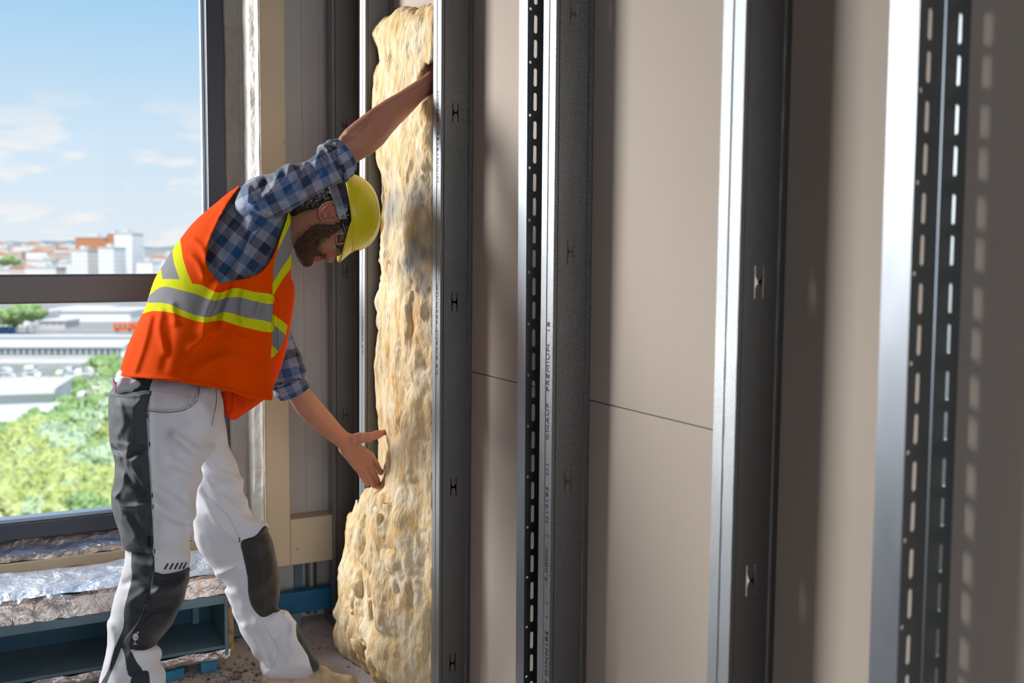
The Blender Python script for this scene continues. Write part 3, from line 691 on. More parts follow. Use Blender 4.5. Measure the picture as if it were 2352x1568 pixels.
def tree(px, py, Y, R_, q, label, group='trees below the window'):
    a, _, z = Wp(px, py, Y); r = thing('tree', label, 'tree', (float(a), Y, GZ), random.uniform(0, 6), group); hz = float(z)-GZ
    for nm, me in (('crown', CROWN[q][random.randint(0, 1)]), ('trunk', TRK)):
        o = bpy.data.objects.new(nm, me); C.objects.link(o); o.parent = r; o.location = (0, 0, hz if nm == 'crown' else hz*.5)
        o.scale = (R_, R_, R_*random.uniform(.8, 1.05)) if nm == 'crown' else (R_*.5, R_*.5, hz/2.2)
TL = ['yellow green leafy tree among the treetops below the window', 'mid green leafy tree among the treetops below the window', 'grey green hazy tree among the treetops below the window']
rt = random.Random(3)
for row, (py, Y, R_, n, xa, xb) in enumerate(((930, 232, 5.5, 5, 120, 290), (965, 205, 5.5, 6, 110, 290), (1005, 180, 5.5, 7, 100, 300), (1045, 158, 5.5, 9, -30, 310), (1085, 140, 5.2, 10, -40, 310), (1130, 124, 5.0, 10, -40, 310), (1175, 110, 4.8, 9, -40, 310), (1225, 98, 4.6, 8, -40, 310))):
    for i in range(n):
        px = lerp(xa, xb, (i+rt.uniform(.2, .8))/n); q = rt.choice((0, 0, 0, 1, 2) if px < 170 or row > 5 else (2, 2, 0, 2, 1))
        if row < 3: q = 1 if px < 190 else rt.choice((2, 1))
        tree(px, py+rt.uniform(-10, 12), Y+rt.uniform(-5, 5), R_*rt.uniform(.85, 1.2), q, TL[q])
for i in range(46):
    px = rt.choice((rt.uniform(-560, -60), rt.uniform(330, 760))); Y = rt.uniform(100, 260); q = rt.choice((0, 1, 2)); tree(px, 784+FPX*SHV+28*FPX/Y-(3*FPX/Y), Y, rt.uniform(4.5, 6.5), q, TL[q])
for px, py, Y, R_ in ((62, 722, 395, 6), (40, 728, 400, 5), (78, 726, 392, 4.5), (240, 850, 285, 5), (262, 870, 270, 6), (258, 900, 255, 6), (20, 605, 900, 9), (10, 735, 398, 6)):
    tree(px, py, Y, R_, 1, 'dark green tree standing between the white buildings of the town', 'trees between the far buildings')
# ================================================================ the insulation batt
def wool(name, a, b, c):
    m = Mat(name, a, .95, spec=.1); n = m.tex('Noise', 8, 8, Distortion=.6); m.mix(m.rampv(n, .42, .62, 0, .9), b)
    n = m.tex('Noise', 17, 7, stretch=(1, 1, .5), Distortion=.5); m.mix(m.rampv(n, .5, .66, 0, .85), c)
    n3 = m.tex('Noise', 42, 8, stretch=(1, 1, .7), Distortion=.3); m.bump(n3, .8, .008); m.mix(m.rampv(n3, .52, .68, 0, .5), c); n2 = m.tex('Noise', 130, 7, stretch=(1, 1, .4), Distortion=.3); m.bump(n2, .9, .005); m.mix(m.rampv(n2, .45, .7, 0, .3), tuple(x*.72 for x in a)); return m
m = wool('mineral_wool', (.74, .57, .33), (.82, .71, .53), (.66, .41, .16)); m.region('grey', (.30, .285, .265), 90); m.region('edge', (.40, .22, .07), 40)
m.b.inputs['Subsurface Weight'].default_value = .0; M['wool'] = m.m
OUT = [(846, 72), (862, 60), (880, 44), (905, 36), (930, 28), (960, 20), (995, 10), (1030, 4), (1034, 200), (1034, 800), (1034, 1300), (1034, 1600), (960, 1602), (925, 1590), (880, 1562), (838, 1536), (800, 1510), (775, 1480), (768, 1440), (765, 1410), (770, 1370), (772, 1310), (785, 1262), (792, 1220), (803, 1190), (820, 1150), (838, 1122), (858, 1112), (873, 1104),
       (875, 1060), (875, 1000), (872, 950), (868, 880), (866, 820), (872, 760), (875, 690), (876, 600), (874, 540), (874, 480), (878, 430), (880, 400), (872, 360), (858, 320), (848, 270), (846, 230), (850, 190), (858, 165), (868, 140), (862, 110), (850, 92)]
g = Grid(745, 1012, -4, 1612, 2.36, 3.24, 4, .006)
q3 = CA*g.WX + SA*g.WY; s3 = -SA*g.WX + CA*g.WY
qc = itp([0, 300, 700, 1000, 1120, 1300, 1600], [1.022, 1.018, 1.008, 1.006, .998, .975, .972])(g.Y2)[..., None]
TT = itp([0, 300, 1000, 1150, 1350, 1600], [.036, .045, .052, .062, .08, .085])
P = smooth_poly(OUT, 3); d = sd_poly(g.X2, g.Y2, P)[..., None]*g.m
Rr = .055; a = np.maximum(Rr+d, 0); t = TT(g.Y2)[..., None]; V = np.sqrt(a*a + ((q3-qc)*Rr/t)**2) - Rr
V = V + ridges(g, [(a_*.55, w_*1.5, p_) for a_, w_, p_ in [(.010, 9, [(905, 130), (930, 150), (960, 125), (1000, 110)]), (.012, 10, [(868, 150), (880, 230), (878, 330)]), (.006, 7, [(905, 40), (900, 90), (893, 150)]), (-.007, 22, [(940, 60), (960, 90), (1000, 70)]),
                 (-.004, 16, [(890, 60), (885, 100), (885, 140)]), (.012, 8, [(930, 60), (920, 100), (905, 130)]), (.018, 26, [(893, 440), (896, 480), (905, 530)]), (-.010, 30, [(940, 420), (960, 520)]), (.010, 9, [(900, 640), (940, 650), (990, 640)]),
                 (.012, 7, [(875, 1110), (900, 1150), (930, 1190), (990, 1230)]), (.012, 7, [(850, 1130), (842, 1200), (838, 1270)]), (.010, 7, [(880, 1180), (872, 1240), (860, 1290)]), (.011, 7, [(805, 1290), (830, 1300), (880, 1330), (930, 1370), (990, 1420)]),
                 (.013, 9, [(912, 1200), (905, 1260), (920, 1320), (925, 1370)]), (.010, 7, [(778, 1400), (810, 1440), (850, 1500)]), (.010, 6, [(940, 1220), (970, 1270), (1000, 1290)]), (.009, 7, [(850, 1500), (862, 1540)]),
                 (.008, 8, [(940, 800), (950, 830), (985, 850)]), (-.012, 18, [(980, 840), (975, 870)]), (.008, 7, [(900, 900), (940, 950), (990, 960)]), (.008, 6, [(960, 700), (950, 760)]), (.008, 6, [(900, 250), (895, 330), (905, 400)]), (.008, 6, [(960, 230), (950, 320), (955, 400)])]])
PF = .010 - .024*np.abs(g.noise(10, 1, (1, 1, .7))) - .015*np.abs(g.noise(24, 2, (1, 1, .65))) - .007*np.abs(g.noise(58, 3, (1, 1, .7))); V = V + PF + .008*g.noise(5, 4)*(t > .058)
# pressed in where the arm passes behind the stud
V = np.maximum(V, -np.minimum(g.cpx((962, 208, 2.60), (1004, 168, 2.605), .034, .036), g.cpx((962, 208, 2.64), (1004, 168, 2.65), .034, .036)))
V = np.maximum(V, -np.minimum(np.minimum(g.cpx((930, 236, 2.635), (1000, 174, 2.685), .033, .034), g.cpx((1000, 174, 2.685), (1012, 150, 2.68), .037, .04)), g.cpx((1012, 150, 2.68), (1024, 70, 2.66), .034, .034)))
V = np.maximum(V, (.986 - .42*(s3-2.42) - q3)*.92 + .9*PF + .003)
V = np.maximum(V, q3 - 1.063).astype(np.float32)
V = np.maximum(V, 2.362 - s3); V = np.maximum(V, .004 - g.WZ)
V = np.where((q3 > FQ-.014) & (s3 < 2.425) & (q3 < FQ+.014), np.maximum(V, .002), V)
V = np.where((s3 > 2.972) & (q3 > FQ-.004), np.maximum(V, .002), V)
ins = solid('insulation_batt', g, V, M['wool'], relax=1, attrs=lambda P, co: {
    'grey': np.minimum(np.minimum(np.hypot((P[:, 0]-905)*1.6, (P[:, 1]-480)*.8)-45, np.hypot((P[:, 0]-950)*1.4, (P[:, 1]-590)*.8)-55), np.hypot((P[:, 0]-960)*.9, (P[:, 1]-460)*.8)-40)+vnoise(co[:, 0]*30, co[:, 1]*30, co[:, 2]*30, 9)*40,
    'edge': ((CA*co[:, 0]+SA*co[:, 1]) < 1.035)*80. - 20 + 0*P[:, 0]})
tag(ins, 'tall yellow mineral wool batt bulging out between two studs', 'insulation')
# the darker strip of wool behind the batt, against the board
g = Grid(838, 905, 60, 1140, 2.9, 3.25, 4, .005); q3 = CA*g.WX + SA*g.WY; s3 = -SA*g.WX + CA*g.WY
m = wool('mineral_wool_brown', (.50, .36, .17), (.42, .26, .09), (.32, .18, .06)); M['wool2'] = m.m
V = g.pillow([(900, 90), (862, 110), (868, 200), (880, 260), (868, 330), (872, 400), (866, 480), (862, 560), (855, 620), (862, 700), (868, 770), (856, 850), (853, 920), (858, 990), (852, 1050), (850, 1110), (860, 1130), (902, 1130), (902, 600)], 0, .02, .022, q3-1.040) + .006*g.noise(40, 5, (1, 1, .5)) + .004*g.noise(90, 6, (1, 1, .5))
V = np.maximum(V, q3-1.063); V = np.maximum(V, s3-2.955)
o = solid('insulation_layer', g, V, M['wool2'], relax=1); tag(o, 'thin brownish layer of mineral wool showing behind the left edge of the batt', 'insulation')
# ================================================================ the worker
person = thing('person', 'bearded worker in orange vest, plaid shirt and yellow helmet leaning in to press the insulation', 'person', WV(420, 1850, 2.45))
person.location.z = 0

def skin_mat():
    m = Mat('skin', (.37, .17, .11), .55, spec=.35); n = m.tex('Noise', 30, 5); m.mix(m.rampv(n, .4, .65, 0, .35), (.30, .13, .085))
    n = m.tex('Noise', 180, 3); m.bump(n, .25, .0012); return m
sk = skin_mat(); sk.region('red', (.44, .15, .11), 30); sk.region('lip', (.36, .13, .11), 3); sk.region('beard', (.05, .032, .024), 16); M['skin'] = sk.m
sk2 = skin_mat(); sk2.mix(.35, (.60, .25, .17)); M['skin_arm'] = sk2.m
def cloth(name, col, rough=.85, wv=900, ks=.1): 
    m = Mat(name, col, rough, spec=.25); m.b.inputs['Sheen Weight'].default_value = .15
    n = m.tex('Noise', 500, 2); m.bump(n, ks, .0008); n = m.tex('Noise', 14, 5); m.bump(n, .12, .01); return m
# plaid from the garment's own cloth coordinates pu, pv (metres)
def plaid(name, gain=1.0, tint=(1, 1, 1)):
    m = cloth(name, (.5, .5, .55), .8)
    def ramp(attr, cols):
        a = m.N.new('ShaderNodeAttribute'); a.attribute_name = attr
        f = m.math('FRACT', m.math('MULTIPLY', a.outputs['Fac'], 1/.094)); r = m.N.new('ShaderNodeValToRGB'); m.link(f, r.inputs[0]); r.color_ramp.interpolation = 'CONSTANT'
        e = r.color_ramp.elements; e[0].position = 0; e[0].color = (*cols[0], 1); e[1].position = 1/len(cols); e[1].color = (*cols[1], 1)
        for i in range(2, len(cols)): q = e.new(i/len(cols)); q.color = (*cols[i], 1)
        return r.outputs[0]
    g_ = gain; W_, B_, D_ = (.43*g_, .46*g_, .58*g_), (.035*g_*tint[0], .16*g_*tint[1], .40*g_*tint[2]), (.035*g_*tint[0], .05*g_, .10*g_)
    u = ramp('pu', [W_, D_, W_, B_]); v = ramp('pv', [W_, B_, W_, D_])
    mx = m.N.new('ShaderNodeMixRGB'); mx.blend_type = 'MIX'; mx.inputs[0].default_value = .5; m.link(u, mx.inputs[1]); m.link(v, mx.inputs[2])
    m2 = m.N.new('ShaderNodeMixRGB'); m2.blend_type = 'MULTIPLY'; m2.inputs[0].default_value = .65; m.link(mx.outputs[0], m2.inputs[1])
    m3 = m.N.new('ShaderNodeMixRGB'); m3.blend_type = 'MULTIPLY'; m3.inputs[0].default_value = 1; m.link(u, m3.inputs[1]); m.link(v, m3.inputs[2])
    m4 = m.N.new('ShaderNodeMixRGB'); m4.blend_type = 'ADD'; m4.inputs[0].default_value = 1; m.link(m3.outputs[0], m4.inputs[1]); m4.inputs[2].default_value = (.35, .35, .35, 1); m.link(m4.outputs[0], m2.inputs[2])
    m.mix(1.0, m2.outputs[0]); return m.m
M['plaid'] = plaid('blue_plaid'); M['plaid_shaded'] = plaid('blue_plaid_shaded', .85)  # same cloth; shade on torso and far sleeve put into the second colour
def uv_axis(p0, p1, k=1.0):      # cloth coordinates along and across an axis given in pixels of the garment's own plane
    a = np.array(p0, float); e = np.array(p1, float)-a; e /= np.linalg.norm(e)
    def f(P, co):
        m_ = P[:, 2]/FPX; x, y = P[:, 0]-a[0], P[:, 1]-a[1]
        return {'pu': (x*e[0]+y*e[1])*m_*k + 5, 'pv': (-x*e[1]+y*e[0])*m_*k + 5}
    return f

# ---- trousers
NEAR = [(280, 845), (262, 868), (256, 896), (252, 935), (253, 978), (258, 1019), (267, 1042), (270, 1070), (262, 1125), (260, 1150), (268, 1190), (280, 1230), (286, 1276), (272, 1335), (253, 1390), (246, 1445), (244, 1490), (232, 1540), (222, 1575), (208, 1640), (196, 1720), (196, 1790), (250, 1806), (335, 1800), (372, 1760), (380, 1690), (381, 1600), (382, 1530), (374, 1500), (360, 1482), (372, 1463), (395, 1431), (418, 1377), (428, 1330), (434, 1308), (442, 1276), (441, 1239), (447, 1200), (450, 1160), (455, 1125), (464, 1106), (478, 1060), (492, 1019), (512, 990), (516, 955), (512, 915), (500, 880), (470, 860), (380, 845)]
FAR = [(400, 860), (500, 885), (516, 955), (528, 1022), (546, 1065), (560, 1120), (569, 1157), (590, 1176), (606, 1189), (611, 1203), (622, 1230), (632, 1270), (639, 1308), (641, 1354), (638, 1392), (645, 1401), (660, 1402), (674, 1414), (684, 1430), (687, 1440), (695, 1455), (709, 1483), (722, 1506), (738, 1528), (731, 1545), (712, 1555), (695, 1563), (660, 1561), (620, 1558), (606, 1552), (597, 1534), (594, 1520), (578, 1507), (568, 1482), (552, 1456), (538, 1422), (524, 1382), (509, 1347), (496, 1318), (478, 1297), (457, 1271), (443, 1237), (440, 1195), (448, 1140), (440, 1060), (420, 960)]
tr_folds = lambda: [(.008, 9, [(262, 1045), (300, 1060), (335, 1040)]), (-.008, 10, [(285, 1060), (300, 1100), (330, 1130)]), (.007, 8, [(265, 1140), (290, 1165), (345, 1160)]), (.006, 7, [(295, 1025), (290, 1060), (310, 1110)]), (-.007, 12, [(300, 1180), (320, 1215), (330, 1260)]),
    (.007, 14, [(350, 1120), (400, 1150), (440, 1180)]), (-.006, 10, [(360, 1160), (400, 1190), (445, 1200)]), (.008, 12, [(400, 1000), (460, 1040), (490, 1030)]), (-.008, 12, [(395, 1060), (440, 1080), (470, 1070)]), (.006, 8, [(420, 1110), (435, 1150), (440, 1220)]), (.005, 3.5, [(338, 944), (386, 947), (427, 940), (450, 923), (456, 900)]),
    (.008, 9, [(310, 1290), (340, 1300), (355, 1290)]), (-.007, 9, [(290, 1340), (320, 1330), (345, 1350)]), (.007, 8, [(300, 1380), (330, 1360)]), (.006, 9, [(360, 1360), (400, 1350), (425, 1330)]), (-.005, 8, [(320, 1400), (350, 1400), (390, 1390)]), (.007, 10, [(300, 1500), (340, 1495), (365, 1488)]), (-.008, 12, [(310, 1540), (345, 1530), (375, 1520)]), (.006, 8, [(250, 1430), (262, 1480), (250, 1530)]),
    (.004, 3, [(345, 900), (345, 1000), (349, 1150), (352, 1315)]), (.005, 4, [(352, 1317), (395, 1318), (434, 1304)])]
fr_folds = lambda: [(.008, 9, [(470, 1060), (510, 1090), (555, 1105)]), (.008, 9, [(465, 1090), (510, 1130), (565, 1150)]), (-.007, 9, [(500, 1120), (540, 1170), (600, 1190)]), (.007, 8, [(455, 1125), (500, 1200), (548, 1240)]), (.008, 7, [(498, 1320), (520, 1312), (548, 1300)]), (-.008, 8, [(505, 1338), (530, 1350)]), (.008, 8, [(545, 1240), (590, 1225), (612, 1205)]),
    (.008, 12, [(640, 1408), (610, 1440), (590, 1430)]), (-.010, 14, [(660, 1430), (625, 1470), (640, 1500)]), (.009, 10, [(690, 1470), (660, 1530), (620, 1545)]), (-.008, 10, [(600, 1480), (620, 1530)]), (.007, 7, [(560, 1440), (600, 1490), (615, 1545)]), (.007, 7, [(655, 1410), (672, 1440), (668, 1480)])]
g = Grid(180, 760, 838, 1820, 2.12, 3.12, 4, .007)
Yn = lambda x, y: itp([850, 950, 1100, 1300, 1500, 1800], [2.46, 2.43, 2.385, 2.34, 2.33, 2.33])(y)
Tn = lambda x, y: itp([850, 950, 1050, 1150, 1300, 1500, 1800], [.145, .15, .12, .10, .092, .085, .08])(y)
Yf = lambda x, y: itp([860, 950, 1100, 1300, 1450, 1560], [2.53, 2.56, 2.64, 2.74, 2.82, 2.88])(y)
Tf = lambda x, y: itp([860, 950, 1100, 1300, 1450, 1560], [.12, .12, .10, .085, .085, .075])(y)
def LEGF(gg):
    w = 3*gg.noise(4, 23); cr = .0065*np.abs(vnoise(gg.WX*8+w, gg.WY*8, gg.WZ*15+gg.WX*7, 24)) + .003*np.abs(gg.noise(30, 25))
    return (gg.pillow(NEAR, Yn, .085, Tn) - 1.35*ridges(gg, tr_folds()) + cr, gg.pillow(FAR, Yf, .085, Tf) - 1.4*ridges(gg, fr_folds()) + cr)
A, B = LEGF(g)
V = smin(A, B, .02)
DK_SIDE = [(248, 893), (285, 896), (300, 855), (350, 855), (343, 896), (337, 940), (337, 987), (345, 1106), (349, 1170), (350, 1262), (350, 1274), (308, 1266), (286, 1262), (262, 1262), (240, 1100), (240, 960)]
DK_STRIPE = [(308, 1262), (351, 1270), (354, 1317), (350, 1350), (340, 1377), (313, 1431), (288, 1464), (283, 1477), (296, 1484), (313, 1518), (327, 1541), (297, 1553), (288, 1514), (280, 1486), (271, 1509), (253, 1550), (240, 1580), (226, 1580), (249, 1537), (262, 1491), (283, 1441), (285, 1400), (294, 1363), (303, 1326), (301, 1290)]
DK_KNEE = [(352, 1317), (377, 1318), (418, 1310), (436, 1303), (444, 1330), (430, 1385), (405, 1436), (376, 1468), (354, 1484), (331, 1493), (303, 1491), (289, 1484), (285, 1468), (313, 1431), (340, 1377)]
DK_LOW = [(300, 1562), (318, 1545), (340, 1541), (345, 1575), (345, 1640), (300, 1640)]
FK = [(554, 1243), (587, 1230), (608, 1207), (622, 1222), (650, 1283), (655, 1337), (655, 1385), (640, 1404), (629, 1407), (608, 1417), (594, 1412), (578, 1392), (570, 1363), (568, 1323), (558, 1275)]
FB = [(683, 1425), (700, 1455), (718, 1478), (750, 1525), (735, 1552), (722, 1548), (712, 1523), (706, 1504), (685, 1470), (680, 1451)]
m = cloth('white_twill', (.74, .74, .80), .8); m.region('dark', (.035, .045, .055), 1.2);
M['trousers'] = m.m
def emblem(P):                  # round bird badge on the knee
    x, y = P[:, 0]-311, P[:, 1]-1462; e = np.hypot(x/6.5, y/8)-1; stem = np.maximum(np.abs(x+1)-1, np.abs(y-12)-5); foot = np.maximum(np.abs(x+1)-4.5, np.abs(y-17)-1)
    cut = np.maximum(np.abs(y-2)-1, np.abs(x-1)-3.5)/4; neck = (d_line(x, y, [(3, -6), (6, -11), (8, -10)])-1.2)
    return np.minimum(np.minimum(np.maximum(e*6, -cut*4), neck), np.minimum(stem, foot))
def tattr(P, co):
    dk = np.minimum.reduce([sd_poly(P[:, 0], P[:, 1], smooth_poly(q, 4)) for q in (DK_SIDE, DK_STRIPE, DK_KNEE, DK_LOW)])
    dk = np.where(P[:, 2] < 2.47, dk, 50); fk = np.minimum(sd_poly(P[:, 0], P[:, 1], smooth_poly(FK, 4)), sd_poly(P[:, 0], P[:, 1], smooth_poly(FB, 4))); fk = np.where(P[:, 1] > 1190, fk, 50)
    return {'dark': np.minimum(dk, fk), 'emblem': np.where(P[:, 2] < 2.4, emblem(P), 50)}
m.region('emblem', (.62, .64, .66), 1.0)
TRO = solid('trousers', g, V, M['trousers'], person, attrs=tattr)
from mathutils.bvhtree import BVHTree
def on_surface(tree, x, y, lift=.0004):
    d_ = (WV(x, y, 1.0)-Vector((0, 0, CAMH))).normalized(); h = tree.ray_cast(Vector((0, 0, CAMH)), d_)
    return None if h[0] is None else h[0] - d_*lift
def bvh(o, off=Vector((0, 0, 0))):
    return BVHTree.FromPolygons([v.co for v in o.data.vertices], [tuple(p.vertices) for p in o.data.polygons])
def piping(tree, lines, r, mat_, name='piping', closed=False):
    for pts in lines:
        P_ = [np.array(p, float) for p in smooth_open(pts, 8)]; Q = []
        for a, b in zip(P_, P_[1:]):
            n = max(1, int(np.linalg.norm(b-a)/4)); Q += [a+(b-a)*k/n for k in range(n)]
        Q.append(P_[-1]); R3 = [on_surface(tree, *q) for q in Q]; R3 = [p for p in R3 if p is not None]
        if len(R3) < 2: continue
        q = bmesh.new(); N_ = len(R3); rows = []
        for i, p in enumerate(R3):
            t = (R3[min(i+1, N_-1)]-R3[max(i-1, 0)]).normalized(); a_ = t.orthogonal().normalized(); b_ = t.cross(a_); rows.append([q.verts.new(p + a_*math.cos(2*math.pi*k/6)*r + b_*math.sin(2*math.pi*k/6)*r) for k in range(6)])
        for A_, B_ in zip(rows, rows[1:]):
            for k in range(6):
                try: q.faces.new((A_[k], A_[(k+1) % 6], B_[(k+1) % 6], B_[k]))
                except ValueError: pass
        bmesh.ops.recalc_face_normals(q, faces=q.faces); o = obj(name, q, mat_, person, smooth=True); o.location = -person.location
TT_ = bvh(TRO); M['seam'] = Mat('dark_piping', (.05, .05, .065), .7).m; M['stitch'] = Mat('pale_stitching', (.45, .45, .5), .7).m
piping(TT_, [[(339, 944), (386, 947), (427, 940), (450, 923), (457, 900), (455, 884)], [(496, 892), (497, 923), (486, 978)]], .0009, M['seam'])
piping(TT_, [[(554, 1241), (545, 1225), (520, 1180), (470, 1135)], [(345, 897), (400, 904), (440, 914)], [(595, 1414), (622, 1460), (640, 1500), (615, 1550)], [(341, 905), (341, 987), (348, 1106), (353, 1170), (354, 1262), (356, 1314)], [(440, 930), (432, 928), (438, 905)], [(500, 1318), (520, 1314), (545, 1302)]], .0006, M['stitch'])
piping(TT_, [[(x, y-5), (x, y+5)] for x, y in ((339, 955), (344, 1020), (350, 1137), (351, 1163), (355, 1266), (353, 1311), (550, 1239), (346, 903))], .0016, M['seam'], 'bar_tack')
piping(TT_, [[(x, 1307), (x+8, 1294-i)] for i, x in enumerate((378, 390, 401, 411, 420))], .0026, M['seam'], 'printed_slash')

# holster pocket flap on the hip, a bulging part of its own
g = Grid(240, 362, 880, 1285, 2.15, 2.48, 2.5, .004)
HOL = [(255, 896), (300, 901), (344, 898), (338, 942), (338, 987), (345, 1106), (349, 1170), (351, 1264), (330, 1268), (285, 1262), (275, 1225), (260, 1180), (255, 1140), (262, 1100), (263, 1060), (252, 1018), (249, 975), (249, 930)]
B = LEGF(g)[0] - ridges(g, [(.004, 6, [(256, 1018), (290, 1022), (335, 1030)]), (-.004, 5, [(262, 1032), (300, 1036), (338, 1048)]), (.004, 5, [(270, 1045), (285, 1080), (280, 1120), (265, 1140)]), (-.003, 6, [(300, 1050), (298, 1090), (320, 1130), (345, 1150)]), (.005, 3, [(262, 1142), (290, 1162), (347, 1158)]),
    (.004, 7, [(275, 930), (285, 970), (270, 1000)]), (.005, 6, [(290, 1190), (310, 1220), (322, 1255)]), (.003, 3, [(255, 905), (300, 909), (342, 906)]), (.004, 4, [(300, 1050), (305, 1075), (330, 1110)])])
E_ = sd_poly(g.X2, g.Y2, smooth_poly(HOL, 4))[..., None]*g.m
A = np.maximum(np.maximum(B - .012 - np.clip(-E_, 0, .03)*.35, E_), -(B+.006)); A = np.maximum(A, g.D - 2.42)
m = cloth('charcoal_canvas', (.045, .058, .064), .68); n = m.tex('Noise', 9, 5); m.mix(m.rampv(n, .45, .7, 0, .5), (.07, .085, .095)); m.region('tagm', (.01, .01, .01), 1); m.region('tagt', (.55, .38, .15), .6); M['canvas'] = m.m
o = solid('holster_pocket', g, A, M['canvas'], person, attrs=lambda P, co: {'tagm': sd_poly(P[:, 0], P[:, 1], [(338, 1230), (352, 1230), (352, 1256), (338, 1256)]), 'tagt': sd_poly(P[:, 0], P[:, 1], [(346, 1236), (348, 1236), (348, 1250), (346, 1250)])+.4}); o['label'] = 'dark charcoal holster pocket'
# rag in the pocket
g = Grid(255, 340, 855, 915, 2.24, 2.46, 2, .004)
A = g.pillow([(262, 900), (259, 866), (268, 880), (280, 868), (300, 870), (322, 878), (325, 905), (290, 908)], 2.34, .02, .03) + .005*g.noise(50, 31)
m = cloth('rag_cloth', (.62, .60, .68), .8); m.region('pink', (.35, .14, .22), 2); M['rag'] = m.m
o = solid('rag', g, A, M['rag'], person, attrs=lambda P, co: {'pink': P[:, 0]-268}); o['label'] = 'crumpled pale rag poking out of the pocket'
# kneepad shells
for nm, POL, Yc, lo, bx_ in (('knee_patch', DK_KNEE, 2.272, .026, (275, 455, 1290, 1505, 2.15, 2.42)), ('knee_patch', FK, 2.68, .026, (545, 665, 1195, 1425, 2.52, 2.92))):
    g = Grid(*bx_, 2.5, .004)
    B = LEGF(g)[0 if Yc < 2.5 else 1] - ridges(g, [(.004, 8, [(340, 1380), (370, 1350), (415, 1340)]), (-.003, 8, [(330, 1420), (365, 1400), (400, 1400)]), (.003, 6, [(590, 1250), (600, 1320), (605, 1390)])])
    POL = [(x-(5 if x > 615 else 0), y) for x, y in POL] if Yc > 2.5 else POL; E_ = sd_poly(g.X2, g.Y2, smooth_poly(POL, 4))[..., None]*g.m
    A = np.maximum(np.maximum(B - .003 - np.clip(-E_, 0, .02)*.3, E_), -(B+.006)); A = np.maximum(A, g.D - (Yc+.085))
    m = cloth('knee_fabric', (.028, .03, .036) if Yc < 2.5 else (.03, .028, .027), .6); n = m.tex('Noise', 12, 5); m.mix(m.rampv(n, .5, .75, 0, .5), (.08, .07, .06)); m.region('emblem', (.62, .64, .66), 1.0)
    o = solid(nm, g, A, m.m, person, attrs=lambda P, co: {'emblem': np.where(P[:, 2] < 2.4, emblem(P), 50)}); o['label'] = 'dark worn knee patch'
# ---- boots
def boot(pts, floorY, bx_, Yc, label, sole):
    g = Grid(*bx_, 3, .004); m = Mat('tan_suede', (.62, .47, .32), .8); n = m.tex('Noise', 40, 5); m.mix(m.rampv(n, .4, .65, 0, .7), (.42, .29, .19)); m.bump(n, .3, .003); m.region('sole', (.10, .08, .065), 2)
    A = g.pillow(pts, Yc, .045, .048)
    A = A - ridges(g, [(.003, 2.5, l) for l in sole[1]]); A = np.maximum(A, .002-g.WZ)
    o = solid('boot', g, A, m.m, person, attrs=lambda P, co: {'sole': sole[0]-P[:, 1]}); o['label'] = label
boot([(700, 1540), (722, 1532), (738, 1528), (752, 1531), (766, 1543), (790, 1548), (808, 1551), (819, 1560), (824, 1580), (822, 1606), (700, 1612), (612, 1610), (596, 1580), (606, 1548), (650, 1545)], 0, (585, 840, 1525, 1625, 2.78, 3.04), 2.90, 'tan suede work boot', (1592, [[(738, 1545), (745, 1552)], [(745, 1541), (752, 1549)], [(753, 1542), (760, 1550)], [(765, 1548), (770, 1575)]]))
boot([(200, 1775), (270, 1790), (330, 1775), (372, 1790), (410, 1815), (455, 1822), (470, 1840), (468, 1870), (330, 1872), (200, 1872), (190, 1830)], 0, (180, 490, 1765, 1885, 2.24, 2.44), 2.335, 'tan suede work boot', (1850, [[(345, 1795), (360, 1808)], [(360, 1800), (375, 1812)]]))

# ---- shirt: torso seen through the armhole and at the collar
TORSO = [(563, 425), (545, 436), (515, 470), (470, 510), (440, 560), (405, 620), (375, 680), (345, 760), (320, 830), (300, 880), (380, 900), (480, 900), (560, 880), (610, 820), (630, 740), (636, 660), (645, 580), (652, 530), (656, 492), (650, 465), (636, 430), (600, 415)]
Yt = lambda x, y: itp([400, 500, 700, 900], [2.57, 2.56, 2.51, 2.46])(y)
Tt = lambda x, y: itp([400, 480, 600, 800, 900], [.13, .17, .17, .15, .15])(y)
g = Grid(285, 700, 395, 915, 2.28, 2.82, 4, .006)
A = g.pillow(TORSO, Yt, .12, Tt) - .004 - ridges(g, [(.010, 10, [(560, 470), (580, 500), (640, 505)]), (-.008, 10, [(545, 480), (560, 520), (550, 580)]), (.008, 9, [(600, 520), (570, 570), (540, 630)]), (.008, 8, [(640, 520), (620, 570), (570, 630)]), (-.007, 9, [(585, 520), (550, 570), (520, 620)]), (.006, 8, [(520, 500), (500, 560), (500, 620)])])
A = A + .006*np.abs(vnoise(g.WX*12, g.WY*12, g.WZ*9+g.WX*7, 62))
solid('shirt', g, A, M['plaid_shaded'], person, attrs=uv_axis((650, 470), (520, 640)))
